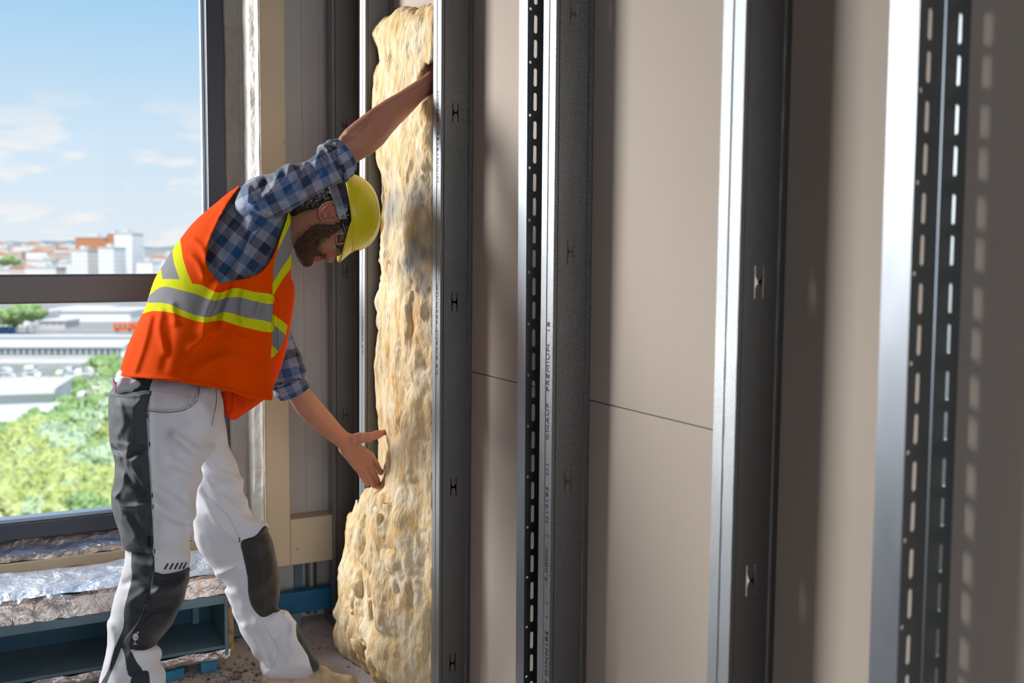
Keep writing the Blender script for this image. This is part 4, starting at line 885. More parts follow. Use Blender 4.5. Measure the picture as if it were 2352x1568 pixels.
# ---- near sleeve
SLV = [(540, 480), (548, 445), (566, 418), (592, 405), (620, 397), (642, 382), (663, 375), (685, 376), (703, 372), (718, 362), (730, 352), (729, 342), (736, 334), (753, 331), (764, 323), (774, 321), (786, 335), (798, 355), (809, 380), (818, 390), (808, 405), (790, 417), (776, 424), (756, 431), (736, 438), (712, 455), (686, 472), (664, 483), (640, 490), (615, 505), (590, 505), (560, 500)]
g = Grid(525, 840, 305, 525, 2.26, 2.68, 2.5, .004)
Ys = lambda x, y: np.interp(x, [550, 620, 700, 800, 830], [2.46, 2.42, 2.44, 2.50, 2.52])
A = g.pillow(SLV, Ys, .055, lambda x, y: np.interp(x, [550, 650, 800], [.085, .066, .056])) - 1.5*ridges(g, [(.009, 6, [(700, 380), (690, 410), (660, 440)]), (-.008, 8, [(712, 385), (705, 415), (680, 440)]), (.010, 5, [(733, 352), (725, 380), (732, 400), (700, 432)]), (.008, 5, [(745, 336), (762, 350), (770, 372)]), (-.009, 7, [(733, 362), (745, 375), (748, 400)]), (.007, 6, [(640, 400), (625, 430), (600, 450)]), (-.006, 8, [(610, 420), (595, 450), (570, 470)]),
    (.009, 5, [(664, 383), (655, 410), (620, 440)]), (.007, 7, [(570, 430), (575, 470), (620, 490), (660, 480)]), (-.007, 8, [(590, 450), (620, 468), (680, 455)]), (.006, 4, [(772, 330), (789, 362), (806, 398)]), (.006, 4, [(752, 345), (762, 380), (782, 415)]), (-.005, 4, [(758, 342), (770, 378), (790, 410)])])
A = A + .007*np.abs(vnoise(g.WX*14, g.WY*14, g.WZ*14+g.WX*10, 61)) - .002
A = np.maximum(A, -(g.cpx((795, 350, 2.49), (860, 310, 2.54), .043, .05)))
solid('sleeve', g, A, M['plaid'], person, attrs=uv_axis((600, 450), (795, 350)))
# rolled cuff
def ringtube(bmv, path_, rad, rad2, thick, n=40, wob=.1, seed=0):
    path_ = [Vector(p) for p in path_]; rows = []
    ax = (path_[-1]-path_[0]).normalized(); up = Vector((0, 1, 0)); e1 = ax.cross(up).normalized(); e2 = e1.cross(ax).normalized()
    prof = [(p, r) for p, r in zip(path_, rad)] + [(p, r-thick) for p, r in zip(path_[::-1], rad[::-1])]
    for j, (p, r) in enumerate(prof):
        row = []
        for i in range(n):
            a = 2*math.pi*i/n; w = 1 + wob*mnoise.noise(Vector((math.cos(a)*1.5, math.sin(a)*1.5, seed+j*.25)))
            row.append(bmv.verts.new(p + (e1*math.cos(a)*r*w + e2*math.sin(a)*r*rad2*w)))
        rows.append(row)
    for j in range(len(rows)):
        a, b = rows[j], rows[(j+1) % len(rows)]
        for i in range(n): bmv.faces.new((a[i], a[(i+1) % n], b[(i+1) % n], b[i]))
    bmesh.ops.recalc_face_normals(bmv, faces=bmv.faces); return bmv
def cuff(pa, pb, ra, rb, mat_, label=None):
    bm = bmesh.new(); a, b = WV(*pa), WV(*pb); n = 9
    pts = [a.lerp(b, i/(n-1)) for i in range(n)]; rad = [lerp(ra, rb, i/(n-1)) + .0025*math.sin(i*1.6) for i in range(n)]
    rad[0] -= .002
    ringtube(bm, pts, rad, .92, .006, 48, .10, pa[0])
    o = obj('rolled_cuff', bm, mat_, person, smooth=True); o.location = -person.location
    me = o.data; ax = (b-a).normalized(); au = me.attributes.new('pu', 'FLOAT', 'POINT'); av = me.attributes.new('pv', 'FLOAT', 'POINT')
    up = Vector((0, 1, 0)); e1 = ax.cross(up).normalized(); e2 = e1.cross(ax).normalized()
    for i, v in enumerate(me.vertices):
        r = v.co-a; au.data[i].value = r.dot(ax)+5.02; av.data[i].value = math.atan2(r.dot(e2), r.dot(e1))*ra + 5
    s = o.modifiers.new('s', 'SUBSURF'); s.levels = s.render_levels = 1; return o
cuff((760, 378, 2.472), (794, 356, 2.492), .055, .047, M['plaid'])
# ---- far sleeve
SL2 = [(600, 640), (640, 690), (662, 748), (672, 772), (680, 790), (690, 815), (700, 842), (700, 868), (680, 880), (650, 880), (628, 868), (610, 820), (590, 740)]
g = Grid(580, 730, 630, 900, 2.50, 2.84, 2.5, .004)
A = g.pillow(SL2, lambda x, y: np.interp(y, [640, 900], [2.66, 2.69]), .05, .055) - ridges(g, [(.008, 6, [(640, 790), (668, 800), (692, 822)]), (-.007, 6, [(640, 806), (668, 818), (690, 838)]), (.007, 6, [(660, 765), (650, 800), (660, 850)]), (.006, 5, [(630, 840), (665, 835), (700, 850)])])
solid('sleeve', g, A, M['plaid_shaded'], person, attrs=uv_axis((640, 720), (680, 880)))
cuff((658, 866, 2.685), (676, 900, 2.70), .052, .048, M['plaid_shaded'])

# ---- vest
VEST = [(566, 415), (549, 426), (520, 444), (488, 472), (450, 506), (415, 548), (392, 577), (371, 610), (352, 645), (335, 701), (322, 730), (310, 757), (289, 805), (274, 850), (262, 900), (262, 960), (420, 990), (625, 990), (630, 900), (634, 845), (646, 812), (655, 780), (662, 745), (672, 700), (676, 662), (670, 640), (672, 600), (673, 550), (670, 500), (664, 485), (640, 440), (600, 412)]
HEM = [(200, 300), (272, 858), (275, 868), (335, 870), (419, 879), (488, 891), (541, 903), (560, 914), (590, 917), (626, 919.5), (626, 874), (640, 846), (760, 830), (760, 300)]
ARM = [(568, 400), (553, 426), (538, 446), (526, 464), (509, 492), (495, 521), (484, 546), (477, 571), (474, 602), (484, 625), (501, 644), (514, 650), (537, 643), (572, 637), (602, 621), (625, 590), (644, 541), (654, 515), (661, 489), (664, 470), (760, 450), (760, 330)]
g = Grid(255, 690, 405, 930, 2.24, 2.86, 2.5, .005)
Tv = lambda x, y: itp([400, 480, 600, 800, 930], [.145, .185, .195, .20, .215])(y)
vf = [(.012, 14, [(505, 655), (480, 720), (468, 760)]), (-.012, 12, [(520, 665), (500, 700), (487, 730)]), (.008, 9, [(535, 660), (520, 700), (512, 740)]), (.006, 8, [(560, 670), (555, 720), (560, 740)]), (.006, 8, [(600, 690), (590, 720)]),
    (.005, 8, [(370, 715), (365, 760), (380, 810)]), (-.004, 10, [(390, 730), (388, 790), (376, 845)]), (.007, 9, [(345, 730), (330, 790), (310, 850)]), (.006, 9, [(395, 700), (400, 740)]), (.005, 7, [(445, 552), (462, 565), (478, 600)]), (.005, 7, [(440, 588), (455, 605), (468, 636)]), (.006, 10, [(440, 800), (500, 760), (560, 780)]), (.005, 12, [(450, 850), (520, 820), (600, 840)]), (.006, 10, [(520, 470), (500, 520), (480, 560)]), (.005, 4, [(273, 860), (335, 866), (419, 874), (488, 886), (560, 906), (620, 914)]),
    (-.011, 7, [(633, 690), (632, 760), (632, 830)]), (.005, 5, [(623, 690), (623, 760), (623, 910)])]
A = g.pillow(VEST, Yt, .13, Tv) - ridges(g, vf) + .003*g.noise(9, 41) + .006*np.abs(vnoise(g.WX*9+g.WZ*3, g.WY*9, g.WZ*5, 63)) - .001
sh = np.maximum(A, -(A + .0075)); hemf = (sd_poly(g.X2, g.Y2, HEM)[..., None]*g.m)
armd = sd_poly(g.X2, g.Y2, smooth_poly(ARM, 3))[..., None]*g.m
sh = np.maximum(sh, hemf); sh = np.maximum(sh, -armd)
# neck opening at the front of the collar
sh = np.maximum(sh, -(g.cpx((730, 478, 2.60), (708, 500, 2.60), .06, .045)))
Y1 = [(360, 648), (373, 641), (415, 642), (440, 651), (465, 655), (495, 671), (514, 670), (534, 662), (556, 663), (583, 670), (626, 677), (626, 698), (583, 691), (565, 686), (545, 682), (518, 684), (490, 690), (449, 675), (411, 665), (381, 658), (362, 663), (340, 680), (346, 668)]
Y2 = [(330, 696), (344, 695), (384, 697), (430, 717), (469, 728), (490, 726), (511, 717), (535, 720), (564, 729), (624, 741), (623, 763), (564, 752), (535, 744), (511, 736), (490, 738), (465, 740), (434, 732), (408, 722), (384, 716), (350, 714), (322, 720)]
GR = [(340, 670), (360, 659), (381, 656), (411, 663), (449, 673), (490, 688), (518, 682), (545, 680), (583, 689), (628, 696), (627, 743), (564, 731), (511, 719), (469, 730), (430, 719), (384, 699), (325, 700)]
BY = [(400, 556), (413, 545), (420, 594), (430, 625), (443, 654), (425, 656), (414, 645), (400, 606), (396, 580)]; BG = [(399, 568), (398, 580), (402, 606), (416, 648), (373, 648), (366, 612), (380, 590)]; BY0 = [(372, 603), (369, 615), (375, 650), (362, 658), (334, 684), (338, 668), (350, 640), (362, 612)]
FY = [(655, 487), (668, 487), (669, 510), (655, 540), (639, 573), (634, 590), (645, 541)]; FG = [(669, 508), (674, 520), (674, 579), (650, 615), (628, 655), (628, 609), (639, 571), (655, 538)]; FY2 = [(674, 576), (674, 609), (650, 640), (626, 680), (626, 651), (650, 612)]
LY = [(625, 720), (642, 732), (661, 747), (658, 771), (640, 755), (625, 742)]; LG = [(625, 742), (640, 754), (656, 769), (650, 788), (642, 806), (632, 800), (624, 793)]; LY3 = [(624, 794), (632, 799), (640, 808), (634, 818), (622, 822)]
m = cloth('hi_vis_orange', (.86, .075, .0), .85); m.b.inputs['Specular IOR Level'].default_value = .03; m.b.inputs['Sheen Weight'].default_value = 0
raw = lambda p: ('raw', smooth_poly(p, 3) if len(p) > 12 else p)
m.region('grey', (.25, .25, .27), 1.0); m.region('yel', (.66, .68, .01), 1.0); M['vest'] = m.m
def vattr(P, co):
    x, y = P[:, 0], P[:, 1]
    Fy = np.minimum.reduce([sd_poly(x, y, q) for q in (smooth_poly(Y1, 3), smooth_poly(Y2, 3), BY, BY0, FY, FY2, LY, LY3)])
    Fg = np.minimum.reduce([sd_poly(x, y, q) for q in (GR, BG, FG, LG)])
    return {'yel': Fy, 'grey': Fg}
o = solid('safety_vest', g, sh.astype(np.float32), M['vest'], person, attrs=vattr, relax=2)
o['label'] = 'orange high visibility vest with yellow and grey bands'
# far front panel hanging open below
g = Grid(490, 690, 600, 975, 2.45, 2.72, 2.5, .004)
A = g.pillow([(503, 880), (505, 905), (512, 935), (518, 950), (537, 963), (560, 950), (587, 931), (606, 916), (626, 890), (652, 822), (664, 760), (673, 705), (676, 663), (660, 640), (600, 700)], 2.60, .02, .03) - ridges(g, [(.006, 6, [(540, 905), (538, 940), (528, 955)]), (-.005, 5, [(548, 905), (556, 930)])])
yf = g.Y2[..., None]; A = np.maximum(np.abs(A+.002)-.0035, (640-yf)*g.m)
o = solid('vest_front_panel', g, A.astype(np.float32), Mat('hi_vis_orange_lining', (.90, .07, .005), .8, 0, .12).m, person)

# ---- skin: head, neck, arms and hands in one body
g = Grid(648, 850, 425, 625, 2.50, 2.86, 2, .003)
HEADP = [(645, 520), (655, 488), (672, 470), (700, 458), (735, 449), (770, 442), (805, 440), (835, 452), (852, 480), (850, 515), (838, 548), (818, 574), (800, 582), (786, 584), (774, 588), (764, 588), (755, 589), (746, 592), (742, 596), (737, 598), (733, 594), (728, 598), (722, 599), (716, 605), (706, 609), (694, 604), (684, 592), (678, 576), (668, 560), (650, 556)]
hT = lambda x, y: itp([440, 500, 540, 565, 590, 606], [.070, .076, .074, .066, .050, .036])(y)*np.interp(x, [650, 680, 720, 760, 850], [.82, .80, .92, 1.0, 1.0])
YH = 2.665
A = g.pillow(HEADP, YH, .062, hT)
NOSE = [(790, 575), (776, 584), (768, 595), (762, 602), (757, 604), (751, 600), (748, 593), (750, 585), (765, 572)]
A = smin(A, g.pillow(NOSE, YH, .017, .017), .006)
for s in (-1, 1):
    A = smin(A, g.cpx((753, 594, YH+s*.011), (757, 598, YH+s*.008), .007, .006), .005)          # nostril wings
    A = np.maximum(A, -(g.cpx((781, 572, YH+s*.033), (781, 578, YH+s*.030), .013, .010)))        # eye sockets
    A = smin(A, g.cpx((779, 569, YH+s*.031), (780, 570, YH+s*.031), .0125, .0125), .003)         # eyeball and lids
    A = smin(A, g.cpx((790, 566, YH+s*.045), (791, 576, YH+s*.016), .007, .007), .008)           # brow
    A = smin(A, g.cpx((745, 560, YH+s*.052), (765, 566, YH+s*.05), .014, .012), .02)             # cheekbone
A = smin(A, g.cpx((738, 594, YH-.020), (738, 596, YH), .005, .006), .004); A = smin(A, g.cpx((738, 596, YH), (738, 594, YH+.020), .006, .005), .004)
A = smin(A, g.cpx((731, 593, YH-.018), (731, 595, YH), .0055, .0065), .004); A = smin(A, g.cpx((731, 595, YH), (731, 593, YH+.018), .0065, .0055), .004)
A = smin(A, g.cpx((709, 596, YH), (709, 599, YH), .020, .016), .012)
# ears
EAR = [(740, 505), (735, 500), (733, 490), (736, 479), (743, 470), (753, 465), (763, 464), (771, 468), (774, 477), (772, 488), (768, 498)]
for s in (-1, 1):
    yo = YH + s*.080
    pts = [WV(x, y, yo - s*(-.006 if i < 8 else 0)) for i, (x, y) in enumerate(EAR)]
    for a, b in zip(pts, pts[1:]): A = smin(A, g.cap(a, b, .0038, .0038), .0025)
    A = smin(A, g.pillow([(742, 502), (737, 492), (740, 480), (750, 470), (763, 468), (770, 476), (768, 492), (758, 500)], yo-s*.004, .006, .006), .003)
    A = smin(A, g.cpx((766, 480, yo-s*.012), (750, 490, yo-s*.012), .010, .012), .008)
    A = smin(A, g.cpx((762, 474, yo+s*.003), (752, 484, yo+s*.003), .003, .003), .003)
    A = smin(A, g.cpx((758, 496, yo+s*.001), (764, 492, yo), .004, .004), .003)
    A = np.maximum(A, -(g.cpx((748, 494, yo+s*.008), (751, 490, yo+s*.006), .0075, .006)))
    A = np.maximum(A, -(g.cpx((763, 483, yo+s*.009), (757, 490, yo+s*.008), .006, .006)))
BEARD = [(778, 508), (793, 512), (792, 522), (778, 532), (764, 541), (748, 553), (738, 566), (739, 578), (752, 584), (752, 592), (744, 598), (738, 592), (732, 588), (724, 592), (722, 600), (716, 612), (700, 614), (684, 604), (674, 585), (672, 566), (686, 545), (704, 526), (722, 514), (748, 512), (764, 514)]
def hattr(P, co):
    x, y = P[:, 0], P[:, 1]
    return {'beard': sd_poly(x, y, smooth_poly(BEARD, 3))+2+vnoise(co[:, 0]*220, co[:, 1]*220, co[:, 2]*220, 5)*5, 'red': np.minimum(np.hypot(x-752, y-487)-26, np.hypot(x-757, y-598)-12),
            'lip': np.minimum(sd_poly(x, y, [(728, 592), (741, 590), (744, 600), (728, 600)]), 99)}
BODY = [solid('head', g, A, M['skin'], person, attrs=hattr, relax=1)]
# hair: a thin shell at the nape, round the ear and as sideburn
HAIRP = [(668, 488), (685, 467), (705, 452), (735, 442), (770, 436), (808, 436), (822, 450), (822, 480), (820, 505), (806, 516), (792, 516), (783, 507), (778, 490), (777, 474), (770, 462), (758, 459), (745, 464), (733, 474), (722, 480), (705, 482), (690, 488), (675, 496)]
A = g.pillow(HEADP, YH, .062, hT) - .0065 - .0035*g.noise(130, 51) - .002*g.noise(320, 52)
B = sd_poly(g.X2, g.Y2, smooth_poly(HAIRP, 3))[..., None]*g.m + .002*g.noise(200, 53)
A = np.maximum(np.maximum(A, B), -(g.pillow(HEADP, YH, .062, hT) + .004))
m = Mat('dark_hair', (.022, .018, .016), .75, 0, .2); n = m.tex('Noise', 220, 4, stretch=(.5, 1, 1)); m.mix(m.rampv(n, .55, .72, 0, .7), (.16, .145, .13)); m.bump(n, .9, .004); M['hair'] = m.m
solid('hair', g, A.astype(np.float32), M['hair'], person, relax=0)
BD = [(x, y) for x, y in BEARD]
A = g.pillow(HEADP, YH, .062, hT); A = smin(A, g.cpx((709, 596, YH), (709, 599, YH), .020, .016), .012)
B = sd_poly(g.X2, g.Y2, smooth_poly(BD, 3))[..., None]*g.m + .003*g.noise(200, 54) + .002
A2 = np.maximum(np.maximum(A - .0012 - .0022*g.noise(260, 55), B), -(A+.004))
m = Mat('beard_hair', (.05, .03, .022), .7, 0, .2); n = m.tex('Noise', 320, 4); m.mix(m.rampv(n, .47, .62, 0, .75), (.17, .085, .06)); m.bump(n, 1, .003)
solid('beard', g, A2.astype(np.float32), m.m, person, relax=0)

# near arm
g = Grid(770, 1060, 30, 400, 2.44, 2.78, 2.5, .0035)
FA = [(762, 345), (776, 320), (786, 306), (806, 286), (825, 271), (845, 256), (885, 229), (912, 214), (935, 199), (971, 175), (985, 163), (1000, 150), (1020, 140), (1028, 165), (1016, 188), (995, 206), (971, 230), (953, 250), (935, 269), (902, 302), (885, 325), (875, 336), (852, 355), (826, 369), (809, 384), (790, 384)]
Ya = lambda x, y: np.interp(x, [770, 850, 935, 1000], [2.495, 2.555, 2.64, 2.685])
A = g.pillow(FA, Ya, .045, lambda x, y: np.interp(x, [780, 850, 930, 1000], [.045, .046, .038, .034])) - ridges(g, [(.005, 8, [(800, 305), (830, 300), (860, 275)]), (-.004, 5, [(795, 318), (815, 308), (835, 292)]), (.004, 10, [(830, 340), (870, 320), (900, 290)]), (.003, 4, [(880, 245), (930, 215), (975, 190)])])
def finger(A, g, pts, r0, r1, k=.005):
    n = len(pts)-1
    for i in range(n): A = smin(A, g.cap(WV(*pts[i]), WV(*pts[i+1]), lerp(r0, r1, i/n), lerp(r0, r1, (i+1)/n)), k)
    return A
for w, kn in (((1000, 172, 2.685), (1008, 120, 2.675)), ((1006, 172, 2.69), (1018, 122, 2.66)), ((1010, 175, 2.69), (1028, 128, 2.645)), ((1014, 178, 2.69), (1034, 138, 2.635))): A = smin(A, g.cpx(w, kn, .017, .0125), .012)
A = finger(A, g, [(1008, 118, 2.675), (1006, 92, 2.675), (1004, 72, 2.685), (1003, 60, 2.69)], .0095, .0072); A = finger(A, g, [(1018, 120, 2.66), (1018, 88, 2.66), (1017, 66, 2.665), (1016, 52, 2.67)], .0095, .0072)
A = finger(A, g, [(1028, 126, 2.645), (1030, 96, 2.645), (1030, 76, 2.65), (1029, 62, 2.655)], .009, .007); A = finger(A, g, [(1034, 136, 2.635), (1041, 112, 2.635), (1043, 98, 2.64), (1043, 86, 2.645)], .008, .0065)
A = finger(A, g, [(1006, 178, 2.66), (1012, 160, 2.645), (1014, 146, 2.64), (1015, 134, 2.64)], .012, .008)
q3 = CA*g.WX+SA*g.WY
BODY += [None]; BODY[-1] = solid('arm', g, A.astype(np.float32), M['skin_arm'], person, relax=1)
# far arm and hand
g = Grid(640, 895, 850, 1135, 2.62, 3.02, 2, .003)
FA2 = [(655, 870), (690, 862), (704, 885), (716, 898), (728, 911), (742, 928), (756, 944), (770, 961), (784, 978), (796, 990), (810, 1001), (818, 1014), (808, 1036), (794, 1042), (784, 1035), (768, 1020), (756, 1012), (742, 1000), (728, 989), (713, 978), (700, 967), (688, 954), (678, 941), (665, 920), (650, 895)]
A = g.pillow(FA2, lambda x, y: np.interp(x, [660, 800], [2.705, 2.86]), .042, lambda x, y: np.interp(x, [660, 720, 800], [.042, .042, .026]))
for w, kn, ra in (((797, 1014, 2.865), (850, 1046, 2.925), .017), ((795, 1020, 2.862), (843, 1058, 2.918), .018), ((794, 1026, 2.862), (832, 1068, 2.912), .018), ((793, 1032, 2.862), (821, 1073, 2.905), .016)): A = smin(A, g.cpx(w, kn, ra, .0115), .012)
A = finger(A, g, [(804, 1012, 2.862), (824, 1006, 2.87), (845, 1004, 2.885), (866, 998, 2.905), (884, 992, 2.925)], .016, .0085, .012)
A = finger(A, g, [(852, 1046, 2.925), (864, 1066, 2.945), (873, 1082, 2.960), (881, 1095, 2.975)], .0098, .0075)
A = finger(A, g, [(844, 1058, 2.918), (857, 1083, 2.930), (865, 1100, 2.940), (871, 1114, 2.950)], .0100, .0076)
A = finger(A, g, [(832, 1068, 2.912), (845, 1090, 2.920), (853, 1105, 2.928), (859, 1116, 2.936)], .0096, .0072)
A = finger(A, g, [(820, 1072, 2.905), (831, 1091, 2.910), (838, 1103, 2.914), (844, 1112, 2.920)], .0088, .0066)
A = A + ridges(g, [(.0025, 1.6, [(802, 1045), (815, 1030), (822, 1012)]), (.002, 1.4, [(815, 1060), (830, 1045), (848, 1040)]), (.003, 2, [(788, 1036), (800, 1026), (806, 1008)])])
BODY += [None]; BODY[-1] = solid('arm', g, A.astype(np.float32), M['skin_arm'], person, relax=1)

# the rest of the body, inside the clothes, joined with head and arms into one figure
g = Grid(200, 800, 330, 1800, 2.2, 3.05, 8, .014); A = None
for a, b, ra, rb in (((380, 920, 2.46), (500, 640, 2.52), .105, .11), ((500, 640, 2.52), (560, 520, 2.56), .11, .08), ((560, 520, 2.56), (640, 505, 2.62), .08, .045), ((640, 505, 2.62), (700, 505, 2.66), .045, .045), ((570, 470, 2.50), (690, 415, 2.44), .05, .042), ((690, 415, 2.44), (800, 345, 2.50), .042, .036),
    ((600, 560, 2.62), (640, 720, 2.66), .05, .038), ((640, 720, 2.66), (668, 885, 2.70), .038, .034), ((350, 930, 2.41), (370, 1340, 2.345), .07, .05), ((370, 1340, 2.345), (290, 1770, 2.335), .05, .035), ((450, 950, 2.54), (590, 1290, 2.78), .06, .05), ((590, 1290, 2.78), (690, 1530, 2.95), .048, .03)):
    c_ = g.cpx(a, b, ra, rb); A = c_ if A is None else smin(A, c_, .03)
TR_ = LEGF(g); Gm = np.minimum.reduce([TR_[0], TR_[1], g.pillow(TORSO, Yt, .12, Tt)+.004, g.pillow(SLV, Ys, .055, lambda x, y: np.interp(x, [550, 650, 800], [.085, .066, .056]))+.004, g.pillow(SL2, lambda x, y: np.interp(y, [640, 900], [2.66, 2.69]), .05, .055)+.003, g.pillow(HEADP, YH, .062, hT)-.002, g.pillow(FA2, lambda x, y: np.interp(x, [660, 800], [2.705, 2.86]), .042, .04)])
A = np.maximum(A, Gm + .016)
BODY.append(solid('core', g, A.astype(np.float32), M['skin_arm'], person, relax=1))
for o in C.objects: o.select_set(False)
for o in BODY: o.select_set(True)
bpy.context.view_layer.objects.active = BODY[0]; bpy.ops.object.join(); BODYO = bpy.context.view_layer.objects.active; BODYO.name = 'body'; BODYO.select_set(False)
# ---- helmet
U = Vector((.955, .27, .10)).normalized(); Fw = (Vector((.10, .0, -1)) - U*Vector((.10, 0, -1)).dot(U)).normalized(); Sd = U.cross(Fw).normalized()
if Sd.y > 0: Sd = -Sd
HC = WV(797, 489, 2.665)
def hp(f, s, u): return HC + Fw*f + Sd*s + U*u
helm = thing('helmet', 'yellow hard hat on the head of the leaning worker', 'helmet', HC)
def local(o, r): 
    for v in o.data.vertices: v.co -= r.location
    return o
bm = bmesh.new(); NU, NV = 96, 40
def dome(th, ph, off=0.0):      # th round the head from the brow, ph from rim to crown
    rf = .103; a, b = math.cos(th), math.sin(th); e = math.cos(ph)**.82 if math.cos(ph) > 1e-6 else 0
    r_ = Vector((a*rf*e, b*.101*e, .082*math.sin(ph)))
    k = math.exp(-(r_.y/.014)**2)*.0065*math.sin(ph)**.6 if ph > .25 else 0
    k += .0045*math.exp(-((abs(r_.y)-.045)/.006)**2)*max(0, math.sin(ph)-.3)
    n = Vector((r_.x, r_.y, r_.z*1.4)).normalized(); r_ = r_ + n*(k-off)
    return hp(r_.x, r_.y, r_.z)
outer = [[bm.verts.new(dome(2*math.pi*i/NU, math.pi/2*j/NV)) for i in range(NU)] for j in range(NV)]
inner = [[bm.verts.new(dome(2*math.pi*i/NU, math.pi/2*j/NV, .0035)) for i in range(NU)] for j in range(NV)]
for G_, fl_ in ((outer, 0), (inner, 1)):
    for j in range(NV-1):
        for i in range(NU):
            f = (G_[j][i], G_[j][(i+1) % NU], G_[j+1][(i+1) % NU], G_[j+1][i]); bm.faces.new(f[::-1] if fl_ else f)
    c = bm.verts.new(dome(0, math.pi/2, .0035*fl_))
    for i in range(NU): bm.faces.new((G_[-1][i], G_[-1][(i+1) % NU], c))
for i in range(NU): bm.faces.new((outer[0][(i+1) % NU], outer[0][i], inner[0][i], inner[0][(i+1) % NU]))
bmesh.ops.recalc_face_normals(bm, faces=bm.faces)
m = Mat('yellow_plastic', (.64, .54, .008), .33); n = m.tex('Noise', 40, 4); m.mix(m.rampv(n, .5, .8, 0, .3), (.55, .47, .01)); m.b.inputs['Subsurface Weight'].default_value = .0; M['yellow'] = m.m
local(obj('shell', bm, M['yellow'], helm, smooth=True), helm)
bm = bmesh.new(); rows = []             # visor
for i in range(49):
    th = math.radians(-78 + 156*i/48); wv = max(0, math.cos(th*90/78.))**.7; row = []
    for j in range(9):
        t = j/8; ext = .024*wv*t + .004*t; row.append(bm.verts.new(hp(math.cos(th)*(.101+ext), math.sin(th)*(.099+ext*.75), .003-.040*wv*t)))
    rows.append(row)
for a, b in zip(rows, rows[1:]):
    for j in range(8): bm.faces.new((a[j], a[j+1], b[j+1], b[j]))
o = local(obj('visor', bm, M['yellow'], helm, smooth=True), helm); md = o.modifiers.new('t', 'SOLIDIFY'); md.thickness = .0035; md.offset = 0
bm = bmesh.new(); rows = []             # rim lip
def torus_path(bm, pts, r, n=8, closed=True, flat=1.0):
    N_ = len(pts); rows = []
    for i, p in enumerate(pts):
        t = (pts[(i+1) % N_] - pts[i-1]) if closed else (pts[min(i+1, N_-1)]-pts[max(i-1, 0)]); t.normalize()
        a = t.cross(U); a = a.normalized() if a.length > 1e-4 else t.orthogonal().normalized(); b = t.cross(a)
        rows.append([bm.verts.new(p + a*math.cos(2*math.pi*k/n)*r*flat + b*math.sin(2*math.pi*k/n)*r) for k in range(n)])
    for i in range(N_ if closed else N_-1):
        A_, B_ = rows[i], rows[(i+1) % N_]
        for k in range(n): bm.faces.new((A_[k], A_[(k+1) % n], B_[(k+1) % n], B_[k]))
    if not closed: bm.faces.new(rows[0]); bm.faces.new(rows[-1][::-1])
    bmesh.ops.recalc_face_normals(bm, faces=bm.faces); return bm
torus_path(bm, [hp(math.cos(2*math.pi*i/72)*.1045, math.sin(2*math.pi*i/72)*.1025, 0) for i in range(72)], .003)
local(obj('rim', bm, M['yellow'], helm, smooth=True), helm)
def band(bm, th0, th1, u0, u1, rf, rs, n=40, tilt=0.0, th_=.002):
    rows = []
    for i in range(n+1):
        th = math.radians(lerp(th0, th1, i/n)); a, b = math.cos(th), math.sin(th); dz = tilt*a
        rows.append([bm.verts.new(hp(a*(rf+o_), b*(rs+o_), u_+dz)) for u_, o_ in ((u0, 0), (u1, 0), (u1, th_), (u0, th_))])
    for a, b in zip(rows, rows[1:]):
        for j in range(4): bm.faces.new((a[j], a[(j+1) % 4], b[(j+1) % 4], b[j]))
    bm.faces.new(rows[0]); bm.faces.new(rows[-1][::-1]); bmesh.ops.recalc_face_normals(bm, faces=bm.faces); return bm
M['harness'] = Mat('harness_plastic', (.15, .17, .20), .4).m; M['navy'] = Mat('navy_plastic', (.012, .02, .05), .35).m
local(obj('headband', band(bmesh.new(), 0, 359.9, -.018, .006, .092, .080, 72, .012), M['navy'], helm), helm)
local(obj('nape_strap', band(bmesh.new(), 78, 282, -.036, -.014, .097, .084, 40, .016), M['harness'], helm, bevel=.0006), helm)
sgn = 1
for th in (100, 82, 112):
    a = math.radians(th); p = hp(math.cos(a)*.099, sgn*math.sin(a)*.087, -.022+.014*math.cos(a)); q = bmesh.new()
    bmesh.ops.create_uvsphere(q, u_segments=12, v_segments=8, radius=.0045); [setattr(v, 'co', p+Vector((v.co.x, v.co.y*.6, v.co.z))) for v in q.verts]; local(obj('rivet', q, M['harness'], helm, smooth=True), helm)
for th in (20, 75, 105, 160, 200, 255, 285, 340):
    q = bmesh.new(); a = math.radians(th); torus_path(q, [hp(math.cos(a)*.090, math.sin(a)*.080, .012), hp(math.cos(a)*.088, math.sin(a)*.078, .035), hp(math.cos(a)*.05, math.sin(a)*.05, .062)], .005, 8, False, .3); local(obj('cradle_strap', q, M['harness'], helm), helm)
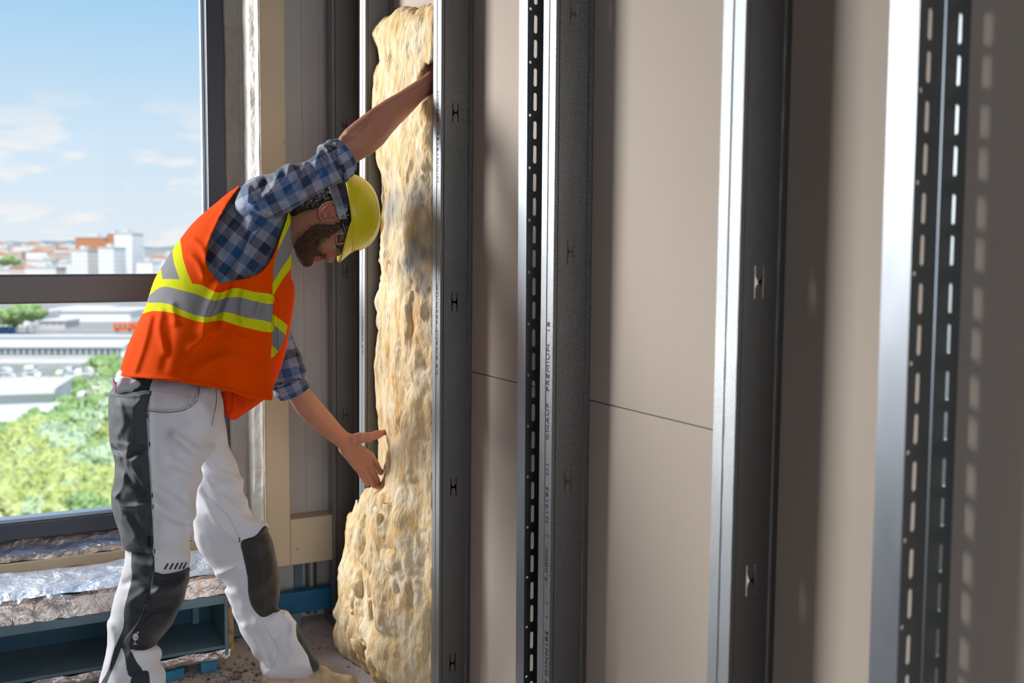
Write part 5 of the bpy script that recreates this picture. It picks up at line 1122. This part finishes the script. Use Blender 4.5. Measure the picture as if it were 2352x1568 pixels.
# ---- safety glasses
gl = thing('safety_glasses', 'clear safety glasses with dark temples worn by the leaning worker', 'glasses', WV(785, 570, 2.60))
M['blackpl'] = Mat('black_plastic', (.012, .013, .018), .3).m
def fpath(pts): return [WV(*p) for p in pts]
Uold = U
for s in (-1, 1):
    yo = YH + s*.079
    q = bmesh.new(); torus_path(q, fpath([(764, 466, yo-s*.002), (775, 470, yo), (781, 492, yo+s*.001), (788, 515, yo), (794, 535, yo), (798, 552, yo-s*.003), (799, 562, yo-s*.008)]), .0042, 8, False, .45); local(obj('temple', q, M['blackpl'], gl, smooth=True), gl)
    q = bmesh.new(); P_ = [fpath([(775, 540, yo+s*.002), (794, 536, yo+s*.002), (800, 557, yo-s*.002)]), fpath([(774, 549, yo+s*.001), (796, 546, yo+s*.001), (801, 559, yo-s*.004)]), fpath([(774, 560, yo-s*.003), (799, 557, yo-s*.003), (803, 563, yo-s*.008)])]
    vs = [[q.verts.new(p) for p in r] for r in P_]
    for i in range(2):
        for j in range(2): q.faces.new((vs[i][j], vs[i][j+1], vs[i+1][j+1], vs[i+1][j]))
    o = local(obj('side_shield', q, M['lens'], gl, smooth=True), gl); md = o.modifiers.new('t', 'SOLIDIFY'); md.thickness = .0015
q = bmesh.new(); rows = []
for i in range(25):
    t = i/24*2-1; yy = YH + t*.076; e = abs(t)**2.2; drop = 20*(1-e)
    rows.append([q.verts.new(WV(lerp(799, 770, j/8)-(0 if j < 8 else 1) - (6*(1-abs(t)) if j == 8 and abs(t) < .2 else 0), 563 + drop + (1-(j/8-.5)**2*4)*1.5 - (3 if j == 8 else 0), yy)) for j in range(9)])
for a, b in zip(rows, rows[1:]):
    for j in range(8): q.faces.new((a[j], a[j+1], b[j+1], b[j]))
o = local(obj('lens', q, M['lens'], gl, smooth=True), gl); md = o.modifiers.new('t', 'SOLIDIFY'); md.thickness = .0018
q = bmesh.new(); torus_path(q, [WV(799, 563 + 17*(1-abs(i/24*2-1)**2.2), YH+(i/24*2-1)*.060) for i in range(25)], .003, 8, False); local(obj('brow_bar', q, M['navy'], gl, smooth=True), gl)

M['edge'] = Mat('lens_edge_plastic', (.75, .75, .8), .3).m
def edge(pts):
    q = bmesh.new(); torus_path(q, fpath(pts), .0008, 6, False); local(obj('lens_edge', q, M['edge'], gl, smooth=True), gl)
yo = YH-.079
edge([(775, 540, yo-.002), (790, 536, yo-.003), (794, 537, yo-.002)]); edge([(774, 560, yo+.002), (799, 558, yo+.002)]); edge([(775, 540, yo-.002), (773, 550, yo), (774, 560, yo+.002)])
edge([(float(770-1-(6*(1-abs(t)) if abs(t) < .2 else 0)), 563+20*(1-abs(t)**2.2)-3, YH+t*.076) for t in [i/24*2-1 for i in range(25)]])

# sub-parts hang under the garment they belong to
def under(child, par): child.parent = par; child.location = (0, 0, 0) if par.parent is person else child.location
kids = list(person.children)
def near_of(name, i=0): return [k for k in kids if k.name.split('.')[0] == name][i]
for k in kids:
    n_ = k.name.split('.')[0]
    if n_ in ('piping', 'bar_tack', 'printed_slash', 'knee_patch', 'holster_pocket', 'rag'): under(k, TRO)
    elif n_ in ('hair', 'beard'): under(k, BODYO)
sl = [k for k in kids if k.name.split('.')[0] == 'sleeve']; cf = [k for k in kids if k.name.split('.')[0] == 'rolled_cuff']
for a, b in zip(cf, sl): under(a, b)
under(near_of('vest_front_panel'), near_of('safety_vest'))
